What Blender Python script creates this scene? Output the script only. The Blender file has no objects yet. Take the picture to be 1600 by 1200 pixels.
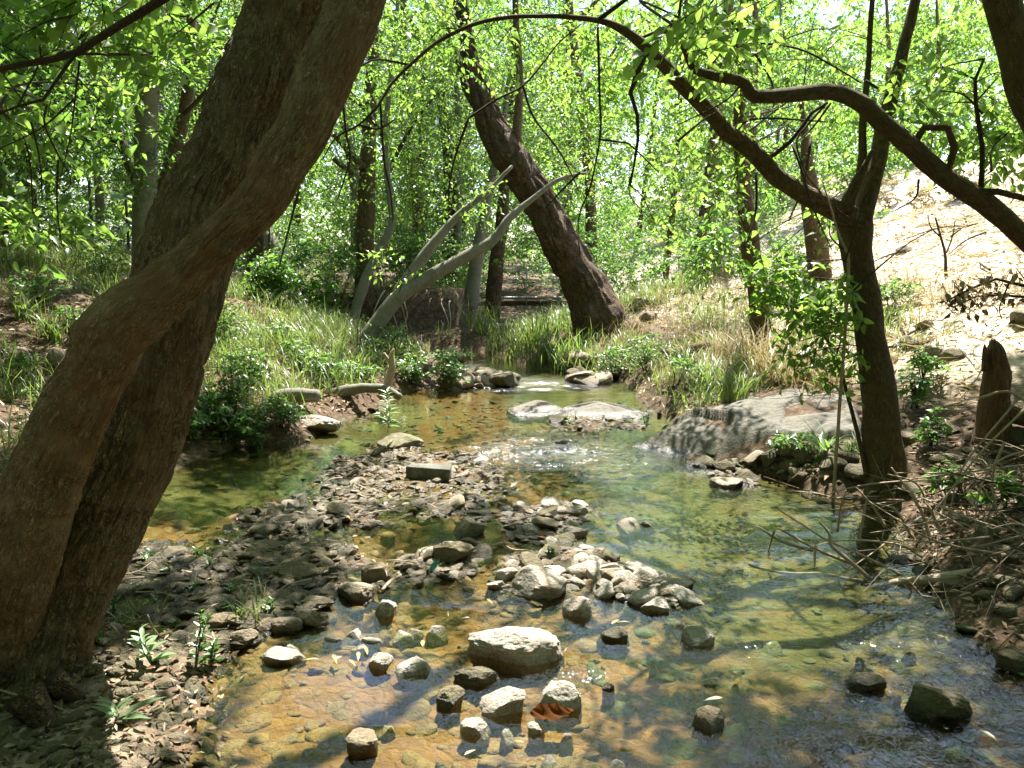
import bpy, math
import numpy as np
from mathutils import Vector, Matrix

SC = bpy.context.scene
COL = SC.collection
RNG = np.random.default_rng(11)

# ------------------------------------------------------------------ camera, sky, sun, exposure
F = 1300.0                      # focal length in pixels of a 1600 px wide picture
CH = 1.6                        # eye height over the water
PIT = math.atan(200 / F)
cd = bpy.data.cameras.new('camera')
cd.sensor_width = 36.0
cd.lens = 36.0 * F / 1600.0
cd.clip_start = 0.05
cd.clip_end = 2000
cam = bpy.data.objects.new('camera', cd)
COL.objects.link(cam)
cam.location = (0, 0, CH)
cam.rotation_euler = (math.pi / 2 - PIT, 0, 0)
SC.camera = cam

SUN_AZ, SUN_EL = math.radians(15), math.radians(60)
SUN = np.array([math.sin(SUN_AZ) * math.cos(SUN_EL), math.cos(SUN_AZ) * math.cos(SUN_EL), math.sin(SUN_EL)])
world = bpy.data.worlds.new('World')
SC.world = world
world.use_nodes = True
wn = world.node_tree
bg = wn.nodes['Background']
sky = wn.nodes.new('ShaderNodeTexSky')
sky.sky_type = 'NISHITA'
sky.sun_disc = False
sky.sun_elevation = SUN_EL
sky.sun_rotation = SUN_AZ
sky.dust_density = 1.0
wn.links.new(sky.outputs[0], bg.inputs[0])
bg.inputs[1].default_value = 0.10
sd = bpy.data.lights.new('sun', 'SUN')
sd.energy = 5.0
sd.angle = math.radians(0.5)
sd.color = (1.0, 0.965, 0.90)
sun = bpy.data.objects.new('sun', sd)
COL.objects.link(sun)
sun.rotation_euler = Vector(SUN).to_track_quat('Z', 'Y').to_euler()
sun.location = (0, 0, 30)
SC.view_settings.view_transform = 'Standard'
SC.view_settings.look = 'None'
SC.view_settings.exposure = 2.1
SC.view_settings.gamma = 1.0
SC.view_settings.use_curve_mapping = False
SC.render.engine = 'CYCLES'
SC.cycles.max_bounces = 6
SC.cycles.diffuse_bounces = 3
SC.cycles.glossy_bounces = 3
SC.cycles.transmission_bounces = 4
SC.cycles.transparent_max_bounces = 8
SC.cycles.caustics_reflective = False
SC.cycles.caustics_refractive = False
SC.cycles.sample_clamp_indirect = 4.0

# ------------------------------------------------------------------ maths
FWD = np.array([0, math.cos(PIT), -math.sin(PIT)])
UPV = np.array([0, math.sin(PIT), math.cos(PIT)])
CAM = np.array([0, 0, CH])


def ray(u, v):
    return FWD + np.array([1.0, 0, 0]) * (u - 800) / F + UPV * (600 - v) / F


def at(u, v, y):
    """the point of the place seen at a spot of the photograph, y metres ahead"""
    r = ray(u, v)
    return CAM + r * (y / r[1])


def onz(u, v, z=0.0):
    r = ray(u, v)
    return CAM + r * ((z - CH) / r[2])


def proj(P):
    Q = np.asarray(P) - CAM
    d = Q @ FWD
    ds = np.where(d > 0.05, d, 0.05)
    u = 800 + F * Q[..., 0] / ds
    v = 600 - F * (Q @ UPV) / ds
    return np.where(d > 0.05, u, -9999), np.where(d > 0.05, v, 9999), d


def unit(a):
    return a / np.maximum(np.linalg.norm(a, axis=-1, keepdims=True), 1e-9)


def smooth(a, b, x):
    t = np.clip((np.asarray(x, float) - a) / (b - a), 0, 1)
    return t * t * (3 - 2 * t)


def _hash(ix, iy, iz, seed):
    h = (ix * 374761393 + iy * 668265263 + iz * 2147483647 + seed * 974634777) & 0xFFFFFFFF
    h = ((h ^ (h >> 13)) * 1274126177) & 0xFFFFFFFF
    h = (h ^ (h >> 16)) & 0xFFFFFFFF
    return h / 4294967295.0


def vnoise(P, seed=0):
    P = np.asarray(P, float)
    if P.shape[-1] == 2:
        P = np.concatenate([P, np.zeros(P.shape[:-1] + (1,))], -1)
    i = np.floor(P).astype(np.int64)
    f = P - i
    f = f * f * (3 - 2 * f)
    out = 0
    for dx in (0, 1):
        for dy in (0, 1):
            for dz in (0, 1):
                w = (f[..., 0] if dx else 1 - f[..., 0]) * (f[..., 1] if dy else 1 - f[..., 1]) * (f[..., 2] if dz else 1 - f[..., 2])
                out = out + w * _hash(i[..., 0] + dx, i[..., 1] + dy, i[..., 2] + dz, seed)
    return out


def fbm(P, oct=3, seed=0):
    P = np.asarray(P, float)
    a, s, t = 1.0, 0.0, 0.0
    for k in range(oct):
        s = s + a * vnoise(P * 2 ** k, seed + k * 17)
        t += a
        a *= 0.5
    return s / t


# ------------------------------------------------------------------ meshes and objects
class MB:
    def __init__(self):
        self.V, self.Q, self.T, self.R, self.K, self.n = [], [], [], [], [], 0

    def add(self, V, quads=None, tris=None, rnd=0.0, co=None):
        V = np.asarray(V, float).reshape(-1, 3)
        if quads is not None and len(quads):
            self.Q.append(np.asarray(quads).reshape(-1, 4) + self.n)
        if tris is not None and len(tris):
            self.T.append(np.asarray(tris).reshape(-1, 3) + self.n)
        self.V.append(V)
        self.R.append(np.broadcast_to(np.asarray(rnd, float), (len(V),)))
        self.K.append(V if co is None else np.asarray(co, float).reshape(-1, 3))
        self.n += len(V)
        return self

    def mesh(self, name, mat, loc=None, flat=False, co=True):
        V = np.concatenate(self.V)
        if loc is not None:
            V = V - np.asarray(loc)
        Q = np.concatenate(self.Q) if self.Q else np.zeros((0, 4), int)
        T = np.concatenate(self.T) if self.T else np.zeros((0, 3), int)
        me = bpy.data.meshes.new(name)
        me.vertices.add(len(V))
        me.vertices.foreach_set('co', V.astype(np.float32).ravel())
        loops = np.concatenate([Q.ravel(), T.ravel()]).astype(np.int32)
        me.loops.add(len(loops))
        me.loops.foreach_set('vertex_index', loops)
        starts = np.concatenate([np.arange(len(Q)) * 4, len(Q) * 4 + np.arange(len(T)) * 3]).astype(np.int32)
        me.polygons.add(len(starts))
        me.polygons.foreach_set('loop_start', starts)
        me.polygons.foreach_set('use_smooth', np.full(len(starts), not flat))
        a = me.attributes.new('rnd', 'FLOAT', 'POINT')
        a.data.foreach_set('value', np.concatenate(self.R).astype(np.float32))
        if co:
            a = me.attributes.new('barkco', 'FLOAT_VECTOR', 'POINT')
            a.data.foreach_set('vector', np.concatenate(self.K).astype(np.float32).ravel())
        me.update(calc_edges=True)
        if mat:
            me.materials.append(mat)
        return me

    def obj(self, name, mat, parent=None, kind=None, flat=False, co=True, label=None):
        loc = np.array(parent.matrix_world_loc) if False else (np.array(parent['_loc']) if parent is not None else None)
        o = bpy.data.objects.new(name, self.mesh(name, mat, loc, flat, co))
        COL.objects.link(o)
        if parent is not None:
            o.parent = parent
            o['_loc'] = parent['_loc']
        if kind:
            o['kind'] = kind
        if label:
            o['label'] = label
        return o


def thing(name, label, cat, loc, group=None):
    o = bpy.data.objects.new(name, None)
    COL.objects.link(o)
    o.empty_display_size = 0.1
    o.location = [float(c) for c in loc]
    o['_loc'] = [float(c) for c in loc]
    tag(o, label, cat, group)
    return o


def tag(o, label, cat, group=None):
    o['label'] = label
    o['category'] = cat
    if group:
        o['group'] = group
    return o


def single(mb, name, mat, label, cat, loc, group=None, flat=False):
    """a thing that is one mesh, its origin at loc"""
    o = bpy.data.objects.new(name, mb.mesh(name, mat, loc, flat))
    COL.objects.link(o)
    o.location = [float(c) for c in loc]
    return tag(o, label, cat, group)


def spline(pts, n):
    """Catmull-Rom through pts (any number of columns), n samples evenly along the length"""
    P = np.asarray(pts, float)
    if len(P) == 2:
        t = np.linspace(0, 1, n)[:, None]
        return P[0] * (1 - t) + P[1] * t
    E = np.concatenate([[2 * P[0] - P[1]], P, [2 * P[-1] - P[-2]]])
    m = 12
    t = np.linspace(0, 1, m, endpoint=False)[:, None]
    out = []
    for i in range(len(P) - 1):
        a, b, c, d = E[i:i + 4]
        out.append(0.5 * (2 * b + (c - a) * t + (2 * a - 5 * b + 4 * c - d) * t ** 2 + (3 * b - a - 3 * c + d) * t ** 3))
    S = np.concatenate(out + [P[-1:]])
    L = np.concatenate([[0], np.cumsum(np.linalg.norm(np.diff(S[:, :3], axis=0), axis=1))])
    q = np.linspace(0, L[-1], n)
    return np.stack([np.interp(q, L, S[:, k]) for k in range(S.shape[1])], 1)


def tube(mb, pts, rad, sides=8, seg=None, lump=0.0, lscale=3.0, seed=0, rnd=0.0, twist=0.0, knots=(), bark=None):
    P4 = np.column_stack([np.asarray(pts, float), np.asarray(rad, float)])
    ln = np.linalg.norm(np.diff(P4[:, :3], axis=0), axis=1).sum()
    if seg is None:
        seg = int(np.clip(ln / 0.12, 4, 40))
    S = spline(P4, seg + 1)
    P, r = S[:, :3], np.maximum(S[:, 3], 0.0008)
    if lump:
        wv = np.stack([fbm(P * 4.5 + 7.7 * k, 2, seed + 11 + k) - .5 for k in range(3)], 1)
        P = P + wv * np.clip(r * 1.1, .012, .03)[:, None] * np.minimum(1, np.arange(len(P)) / 4)[:, None]
    T = unit(np.gradient(P, axis=0))
    ref = np.eye(3)[np.argmin(np.abs(T).mean(0))]
    A = unit(np.cross(T, ref))
    B = np.cross(T, A)
    th = np.arange(sides) * 2 * math.pi / sides
    L = np.concatenate([[0], np.cumsum(np.linalg.norm(np.diff(P, axis=0), axis=1))])
    dirs = A[:, None, :] * np.cos(th)[None, :, None] + B[:, None, :] * np.sin(th)[None, :, None]
    rr = np.repeat(r[:, None], sides, 1)
    if lump:
        q = P[:, None, :] + dirs * rr[..., None]
        rr = rr * (1 + lump * (fbm(q * np.array([lscale, lscale, lscale * 0.6]), 3, seed) - 0.5) * 2)
    if bark:                                                  # furrows as real relief
        sc_, amp = bark
        ph = th[None, :] + twist * L[:, None]
        q = np.stack([np.cos(ph) * r.mean() * np.ones_like(rr), np.sin(ph) * r.mean() * np.ones_like(rr), np.repeat(L[:, None], sides, 1) * .22], -1)
        q = q + (vnoise(q * 9, seed + 5)[..., None] - .5) * .03
        f1 = np.abs(vnoise(q * sc_, seed + 6) - .5) * 2
        f2 = np.abs(vnoise(q * sc_ * 1.9 * np.array([1, 1, 1.6]), seed + 7) - .5) * 2
        rr = rr + amp * (np.minimum(smooth(0, .45, f1), .35 + smooth(0, .4, f2)) - .6)
    V = P[:, None, :] + dirs * rr[..., None]
    for (kp, kr, kh) in knots:                                # burls and hollows
        d = np.linalg.norm(V - np.asarray(kp), axis=-1)
        V = V + dirs * (kh * np.exp(-(d / kr) ** 2))[..., None]
    ph = th[None, :] + twist * L[:, None]
    co = np.stack([np.cos(ph) * r.mean() * np.ones_like(rr), np.sin(ph) * r.mean() * np.ones_like(rr), np.repeat(L[:, None], sides, 1)], -1)
    i = np.arange(seg)[:, None] * sides
    j = np.arange(sides)[None, :]
    j2 = (j + 1) % sides
    q = np.stack([i + j, i + j2, i + sides + j2, i + sides + j], -1).reshape(-1, 4)
    n = (seg + 1) * sides
    caps = []
    for ring, flip in ((0, True), (seg, False)):
        c = n + (1 if ring else 0)
        a = ring * sides + np.arange(sides)
        b = ring * sides + (np.arange(sides) + 1) % sides
        caps.append(np.stack([np.full(sides, c), b, a] if flip else [np.full(sides, c), a, b], 1))
    V2 = np.concatenate([V.reshape(-1, 3), P[:1], P[-1:] + T[-1:] * r[-1] * 0.5])
    co2 = np.concatenate([co.reshape(-1, 3), co[0].mean(0)[None], co[-1].mean(0)[None]])
    mb.add(V2, q, np.concatenate(caps), rnd, co2)
    return P, r


def prisms(mb, Ls, r0, r1, rnd=0.0):
    """many three-sided twigs at once: Ls is N lines of M points"""
    Ls = np.asarray(Ls, float)
    N, M = Ls.shape[:2]
    if not N:
        return
    T = unit(np.gradient(Ls, axis=1))
    A = unit(np.cross(T, np.array([0.31, 0.17, 0.93])))
    B = np.cross(T, A)
    r = np.linspace(0, 1, M)[None, :] * (np.broadcast_to(r1, (N,)) - np.broadcast_to(r0, (N,)))[:, None] + np.broadcast_to(r0, (N,))[:, None]
    th = np.arange(3) * 2 * math.pi / 3
    V = Ls[:, :, None, :] + (A[:, :, None, :] * np.cos(th)[:, None] + B[:, :, None, :] * np.sin(th)[:, None]) * r[:, :, None, None]
    base = (np.arange(N) * M * 3)[:, None, None]
    i = (np.arange(M - 1) * 3)[None, :, None]
    j = np.arange(3)[None, None, :]
    j2 = (j + 1) % 3
    q = np.stack([base + i + j, base + i + j2, base + i + 3 + j2, base + i + 3 + j], -1).reshape(-1, 4)
    mb.add(V.reshape(-1, 3), q, None, rnd)


def leaf_mesh(mb, P, D, N, L, W, rnd, full=False):
    D = unit(D)
    S = unit(np.cross(N, D))
    U = np.cross(D, S)
    L = np.asarray(L)[:, None]
    W = np.asarray(W)[:, None] / 2
    n = len(P)
    if full:
        c1 = P + D * L * 0.32 - U * L * 0.02
        c2 = P + D * L * 0.66 - U * L * 0.07
        V = np.stack([P, c1 + S * W + U * W * .35, c1, c1 - S * W + U * W * .35,
                      c2 + S * W * .72 + U * W * .25, c2, c2 - S * W * .72 + U * W * .25, P + D * L - U * L * 0.17], 1)
        b = (np.arange(n) * 8)[:, None]
        t = np.array([[0, 2, 1], [0, 3, 2], [4, 5, 7], [5, 6, 7]])
        q = np.array([[1, 2, 5, 4], [2, 3, 6, 5]])
        mb.add(V.reshape(-1, 3), (b[:, :, None] + q).reshape(-1, 4), (b[:, :, None] + t).reshape(-1, 3), np.repeat(rnd, 8))
    else:
        m = P + D * L * 0.42 + U * W * 0.3
        V = np.stack([P, m + S * W, P + D * L - U * L * 0.1, m - S * W], 1)
        b = (np.arange(n) * 4)[:, None]
        t = np.array([[0, 2, 1], [0, 3, 2]])
        mb.add(V.reshape(-1, 3), None, (b[:, :, None] + t).reshape(-1, 3), np.repeat(rnd, 4))


# ------------------------------------------------------------------ node helpers and materials
def nmat(name):
    m = bpy.data.materials.new(name)
    m.use_nodes = True
    m.node_tree.nodes.clear()
    return m, m.node_tree


def N(nt, t, ins=None, **props):
    n = nt.nodes.new('ShaderNode' + t)
    for k, v in props.items():
        setattr(n, k, v)
    for k, v in (ins or {}).items():
        s = n.inputs[k]
        if isinstance(v, bpy.types.NodeSocket):
            nt.links.new(v, s)
        else:
            s.default_value = v
    return n


def ramp(nt, fac, stops):
    n = nt.nodes.new('ShaderNodeValToRGB')
    e = n.color_ramp.elements
    while len(e) < len(stops):
        e.new(0.5)
    for el, (p, c) in zip(e, stops):
        el.position = p
        el.color = (*c, 1) if len(c) == 3 else c
    nt.links.new(fac, n.inputs[0])
    return n.outputs[0]


def mixc(nt, fac, a, b):
    n = nt.nodes.new('ShaderNodeMix')
    n.data_type = 'RGBA'
    for s, v in ((n.inputs[0], fac), (n.inputs[6], a), (n.inputs[7], b)):
        if isinstance(v, bpy.types.NodeSocket):
            nt.links.new(v, s)
        elif isinstance(v, (int, float)):
            s.default_value = v
        else:
            s.default_value = (*v, 1)
    return n.outputs[2]


def math_(nt, op, a, b=0.0, c=None, clamp=False):
    n = nt.nodes.new('ShaderNodeMath')
    n.operation = op
    n.use_clamp = clamp
    for k, v in enumerate((a, b) if c is None else (a, b, c)):
        if isinstance(v, bpy.types.NodeSocket):
            nt.links.new(v, n.inputs[k])
        else:
            n.inputs[k].default_value = v
    return n.outputs[0]


def noise(nt, vec, scale, detail=3.0, rough=0.55, dist=0.0):
    n = N(nt, 'TexNoise', {'Scale': scale, 'Detail': detail, 'Roughness': rough, 'Distortion': dist})
    if vec is not None:
        nt.links.new(vec, n.inputs['Vector'])
    return n.outputs[0]


def finish(nt, shader):
    o = nt.nodes.new('ShaderNodeOutputMaterial')
    nt.links.new(shader, o.inputs[0])


def leaf_mat(name, a, b, ta, tb, trans=0.5, gloss=0.045):
    m, nt = nmat(name)
    r = N(nt, 'Attribute', attribute_name='rnd').outputs['Fac']
    c = mixc(nt, r, a, b)
    t = mixc(nt, r, ta, tb)
    d = N(nt, 'BsdfDiffuse', {'Color': c}).outputs[0]
    tr = N(nt, 'BsdfTranslucent', {'Color': t}).outputs[0]
    g = N(nt, 'BsdfGlossy', {'Color': (1, 1, 1, 1), 'Roughness': 0.38}).outputs[0]
    x = N(nt, 'MixShader', {0: trans, 1: d, 2: tr}).outputs[0]
    finish(nt, N(nt, 'MixShader', {0: gloss, 1: x, 2: g}).outputs[0])
    return m


def bark_mat(name, ridge, groove, tint, scale=38.0, stretch=0.12, bump=0.012, patch=2.5, tint_amt=0.6, wob=0.6, cover=0.5):
    """furrows that wander along the trunk: folded noise on coordinates wrapped round the wood"""
    m, nt = nmat(name)
    co = N(nt, 'Attribute', attribute_name='barkco').outputs['Vector']
    mp = N(nt, 'Mapping', {'Vector': co, 'Scale': (1, 1, stretch)}).outputs[0]
    mp2 = N(nt, 'Mapping', {'Vector': co, 'Scale': (1, 1, stretch * 2.2)}).outputs[0]
    n1 = noise(nt, mp, scale, 2.0, 0.5, wob)
    n2 = noise(nt, mp2, scale * 2.1, 3.0, 0.6, wob * .5)
    n3 = noise(nt, co, scale * 3.0, 3.0, 0.7)
    f1 = math_(nt, 'ABSOLUTE', math_(nt, 'SUBTRACT', n1, 0.5))
    f2 = math_(nt, 'ABSOLUTE', math_(nt, 'SUBTRACT', n2, 0.5))
    r1 = ramp(nt, f1, [(0.0, (0, 0, 0)), (0.10, (1, 1, 1))])
    r2 = ramp(nt, f2, [(0.0, (0.25, 0.25, 0.25)), (0.09, (1, 1, 1))])
    mp4 = N(nt, 'Mapping', {'Vector': co, 'Scale': (.35, .35, .55)}).outputs[0]
    n4 = noise(nt, mp4, scale * 1.2, 3.0, 0.65, 1.2)
    r4 = ramp(nt, math_(nt, 'ABSOLUTE', math_(nt, 'SUBTRACT', n4, 0.5)), [(0.0, (0.15, 0.15, 0.15)), (0.035, (1, 1, 1))])
    r2 = math_(nt, 'MULTIPLY', r2, r4)
    h = math_(nt, 'ADD', math_(nt, 'MULTIPLY', r1, r2), math_(nt, 'MULTIPLY', n3, 0.45))
    f = math_(nt, 'MULTIPLY', math_(nt, 'MULTIPLY', r1, r2), math_(nt, 'ADD', n3, 0.45), clamp=True)
    base = mixc(nt, f, groove, ridge)
    pa = noise(nt, co, patch, 5.0, 0.62, 0.4)
    pm = ramp(nt, pa, [(cover - .04, (0, 0, 0)), (cover + .10, (1, 1, 1))])
    base = mixc(nt, math_(nt, 'MULTIPLY', pm, tint_amt), base, tint)
    pb = noise(nt, co, patch * 2.7, 4.0, 0.6)
    base = mixc(nt, math_(nt, 'MULTIPLY', ramp(nt, pb, [(.5, (0, 0, 0)), (.7, (1, 1, 1))]), .45), base, ridge)
    b = N(nt, 'Bump', {'Height': h, 'Strength': 0.9, 'Distance': bump}).outputs[0]
    p = N(nt, 'BsdfPrincipled', {'Base Color': base, 'Roughness': 0.85, 'Normal': b, 'Specular IOR Level': 0.2}).outputs[0]
    finish(nt, p)
    return m


def rock_mat(name, c0, c1, c2, moss=None, moss_amt=0.5, scale=9.0, wetband=1.0):
    m, nt = nmat(name)
    tc = N(nt, 'TexCoord').outputs['Object']
    geo = N(nt, 'NewGeometry')
    rn = N(nt, 'ObjectInfo').outputs['Random']
    at_ = N(nt, 'Attribute', attribute_name='rnd').outputs['Fac']
    rr = math_(nt, 'FRACT', math_(nt, 'ADD', rn, at_))
    pos = geo.outputs['Position']
    n1 = noise(nt, pos, scale, 5.0, 0.65)
    n2 = noise(nt, pos, scale * 9, 4.0, 0.7)
    c = mixc(nt, rr, c0, c1)
    c = mixc(nt, ramp(nt, n1, [(0.4, (0, 0, 0)), (0.65, (1, 1, 1))]), c, c2)
    dk = N(nt, 'HueSaturation', {'Color': c, 'Value': 0.55}).outputs[0]
    c = mixc(nt, ramp(nt, n2, [(0.35, (1, 1, 1)), (0.6, (0, 0, 0))]), c, dk)
    if moss:
        up = N(nt, 'SeparateXYZ', {0: geo.outputs['Normal']}).outputs['Z']
        mm = math_(nt, 'MULTIPLY', ramp(nt, noise(nt, pos, scale * 1.7, 4.0), [(0.38, (0, 0, 0)), (0.58, (1, 1, 1))]), moss_amt)
        c = mixc(nt, mm, c, moss)
    z = N(nt, 'SeparateXYZ', {0: pos}).outputs['Z']
    zz = math_(nt, 'SUBTRACT', z, math_(nt, 'MULTIPLY', n1, 0.03))
    wet = math_(nt, 'MULTIPLY', ramp(nt, math_(nt, 'MULTIPLY_ADD', zz, 20.0, 0.45), [(0.45, (1, 1, 1)), (0.95, (0, 0, 0))]), wetband)
    wc = N(nt, 'HueSaturation', {'Color': c, 'Value': 0.4, 'Saturation': 1.15}).outputs[0]
    c = mixc(nt, wet, c, wc)
    ro = math_(nt, 'MULTIPLY_ADD', wet, -0.6, 0.85)
    h = math_(nt, 'ADD', math_(nt, 'MULTIPLY', n1, 1.5), n2)
    b = N(nt, 'Bump', {'Height': h, 'Strength': 0.9, 'Distance': 0.02}).outputs[0]
    finish(nt, N(nt, 'BsdfPrincipled', {'Base Color': c, 'Roughness': ro, 'Normal': b}).outputs[0])
    return m


M = {}
M['leaf'] = leaf_mat('green leaf', (.055, .13, .018), (.13, .21, .03), (.19, .40, .05), (.40, .60, .09))
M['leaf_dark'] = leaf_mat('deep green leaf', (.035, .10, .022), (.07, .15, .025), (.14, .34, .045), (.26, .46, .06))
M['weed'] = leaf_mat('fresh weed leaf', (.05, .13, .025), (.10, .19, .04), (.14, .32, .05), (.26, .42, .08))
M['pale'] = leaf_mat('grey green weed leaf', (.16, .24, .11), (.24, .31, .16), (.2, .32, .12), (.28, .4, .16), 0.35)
M['grass'] = leaf_mat('green grass blade', (.07, .13, .025), (.17, .21, .06), (.16, .29, .04), (.32, .38, .09), 0.45)
M['straw'] = leaf_mat('dry grass blade', (.26, .20, .09), (.42, .33, .17), (.30, .24, .10), (.46, .37, .18), 0.35)
M['litter'] = leaf_mat('fallen dry leaf', (.15, .085, .04), (.42, .33, .22), (.14, .08, .03), (.3, .22, .12), 0.2, 0.012)
M['brown_leaf'] = leaf_mat('rusty dead leaf', (.06, .024, .010), (.10, .045, .018), (.24, .075, .012), (.32, .11, .02), 0.4, 0.0)
M['yellow_leaf'] = leaf_mat('yellow fallen leaf', (.26, .19, .06), (.40, .33, .12), (.25, .2, .05), (.3, .25, .08), 0.25)
M['bark'] = bark_mat('furrowed grey brown bark', (.44, .33, .20), (.075, .05, .03), (.20, .13, .075), 70, 0.19, 0.013, 3.4, 0.5)
M['bark_warm'] = bark_mat('warm brown knotty bark', (.57, .41, .24), (.13, .08, .042), (.27, .15, .075), 85, 0.24, 0.010, 5.0, 0.8)
M['bark_dark'] = bark_mat('dark scaly bark', (.23, .155, .09), (.05, .032, .018), (.15, .10, .06), 22, 0.35, 0.03, 3.0, 0.5)
M['bark_mid'] = bark_mat('mid brown bark', (.22, .155, .08), (.06, .04, .022), (.10, .075, .034), 48, 0.22, 0.006, 6.0, 0.6)
M['bark_grey'] = bark_mat('smooth grey bark', (.24, .225, .18), (.17, .155, .12), (.12, .115, .075), 14, 1.6, 0.002, 5.0, 0.6)
M['twig'] = bark_mat('twig bark', (.10, .07, .045), (.035, .024, .016), (.07, .05, .03), 60, 0.4, 0.002)
M['dead'] = bark_mat('bleached dead wood', (.58, .49, .38), (.34, .26, .18), (.42, .31, .21), 60, 0.15, 0.003)
M['deadbrown'] = bark_mat('rotten brown wood', (.28, .17, .10), (.08, .045, .025), (.17, .095, .055), 40, 0.12, 0.01)
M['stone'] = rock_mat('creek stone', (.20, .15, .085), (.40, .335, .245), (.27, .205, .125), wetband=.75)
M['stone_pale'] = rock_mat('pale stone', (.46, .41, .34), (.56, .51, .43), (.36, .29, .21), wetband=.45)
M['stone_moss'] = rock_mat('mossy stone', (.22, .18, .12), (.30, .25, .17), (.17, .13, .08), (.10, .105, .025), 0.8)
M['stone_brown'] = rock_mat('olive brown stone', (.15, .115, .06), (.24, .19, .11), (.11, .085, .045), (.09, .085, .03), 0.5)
M['bedstone'] = rock_mat('rusty bed stone', (.24, .14, .064), (.15, .092, .04), (.28, .18, .09), (.10, .085, .03), .4, 6.0, 0.1)
M['bedstone_green'] = rock_mat('algae covered bed stone', (.065, .08, .028), (.105, .105, .042), (.13, .115, .05), (.045, .07, .02), .7, 5.0, 0.05)
M['slab'] = rock_mat('bedrock', (.16, .142, .11), (.178, .16, .128), (.10, .086, .06), (.085, .08, .045), 0.4, 3.0)
M['concrete'] = rock_mat('old concrete', (.22, .21, .18), (.25, .24, .21), (.14, .13, .10), (.07, .07, .03), 0.5)


def plain(name, c, rough=0.6, metal=0.0):
    m, nt = nmat(name)
    tc = N(nt, 'TexCoord').outputs['Object']
    n = noise(nt, tc, 25.0, 4.0)
    c2 = tuple(x * 0.5 for x in c)
    col = mixc(nt, n, c2, c)
    finish(nt, N(nt, 'BsdfPrincipled', {'Base Color': col, 'Roughness': rough, 'Metallic': metal}).outputs[0])
    return m


M['metal'] = plain('dull galvanised metal', (.35, .36, .36), 0.5, 0.6)
M['post'] = plain('dark fence post', (.06, .055, .05), 0.7)
M['plastic'] = plain('turquoise plastic', (.06, .45, .42), 0.35)

# ------------------------------------------------------------------ the lie of the land
WATER = [tuple(onz(u, v)[:2]) for u, v in [
    (1600, 1065), (1530, 1010), (1475, 945), (1430, 875), (1395, 800), (1335, 778), (1250, 763), (1180, 737), (1120, 722),
    (1045, 697), (1060, 655), (1000, 640), (992, 612), (965, 592), (900, 582), (840, 577), (800, 566), (765, 553), (745, 545), (665, 545),
    (655, 558), (690, 578), (695, 598), (620, 614), (600, 640), (545, 655), (480, 692), (385, 696), (300, 714), (232, 765), (200, 845),
    (150, 930), (200, 985), (345, 1005), (318, 1065), (300, 1120), (290, 1195)]] + [(-1.35, 1.5), (-1.6, -6.0), (3.6, -6.0), (2.4, 1.2)]
BAR = [tuple(onz(u, v)[:2]) for u, v in [
    (600, 692), (700, 698), (810, 735), (815, 765), (760, 800), (775, 835), (650, 815), (560, 835), (590, 880), (520, 935), (430, 985),
    (385, 1010), (250, 1000), (150, 960), (205, 850), (300, 845), (400, 800), (440, 775), (520, 722)]]
ISLETS = [[tuple(onz(u, v)[:2]) for u, v in q] for q in (
    [(790, 790), (905, 790), (915, 820), (870, 850), (800, 845)], [(790, 870), (900, 845), (960, 880), (1075, 925), (1050, 950), (900, 915), (830, 935), (780, 910)],
    [(640, 870), (740, 845), (750, 890), (680, 905), (590, 915)], [(870, 650), (1000, 652), (1010, 672), (880, 672)],
    [(1060, 700), (1150, 728), (1180, 760), (1120, 745)], [(640, 590), (760, 590), (800, 602), (700, 612), (640, 605)])]


def sdf(P, poly):
    """signed distance, negative inside"""
    P = np.asarray(P, float)
    q = np.asarray(poly, float)
    d = np.full(len(P), 1e9)
    ins = np.zeros(len(P), bool)
    for a, b in zip(q, np.roll(q, -1, 0)):
        e = b - a
        w = P - a
        t = np.clip((w @ e) / (e @ e), 0, 1)
        d = np.minimum(d, np.linalg.norm(w - t[:, None] * e, axis=1))
        c = (a[1] <= P[:, 1]) != (b[1] <= P[:, 1])
        with np.errstate(divide='ignore', invalid='ignore'):
            xs = a[0] + (P[:, 1] - a[1]) / (b[1] - a[1]) * e[0]
        ins ^= c & (P[:, 0] < xs)
    return np.where(ins, -d, d)


XC = np.array([[-10, 0.8], [2, 0.7], [4, 0.6], [6, 0.5], [9, 0.35], [12, 0.1], [16, 0.0], [60, 0.0]])
LP = np.array([[0, .0], [.25, .16], [.8, .32], [1.8, .62], [3.2, 1.15], [4.5, 1.45], [8, 1.6], [30, 2.2], [400, 6]])
RP = np.array([[0, .0], [.25, .20], [.8, .34], [1.6, .52], [3.0, 1.15], [5.0, 2.0], [8.0, 3.0], [14, 4.0], [40, 6.5], [400, 14]])


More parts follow.
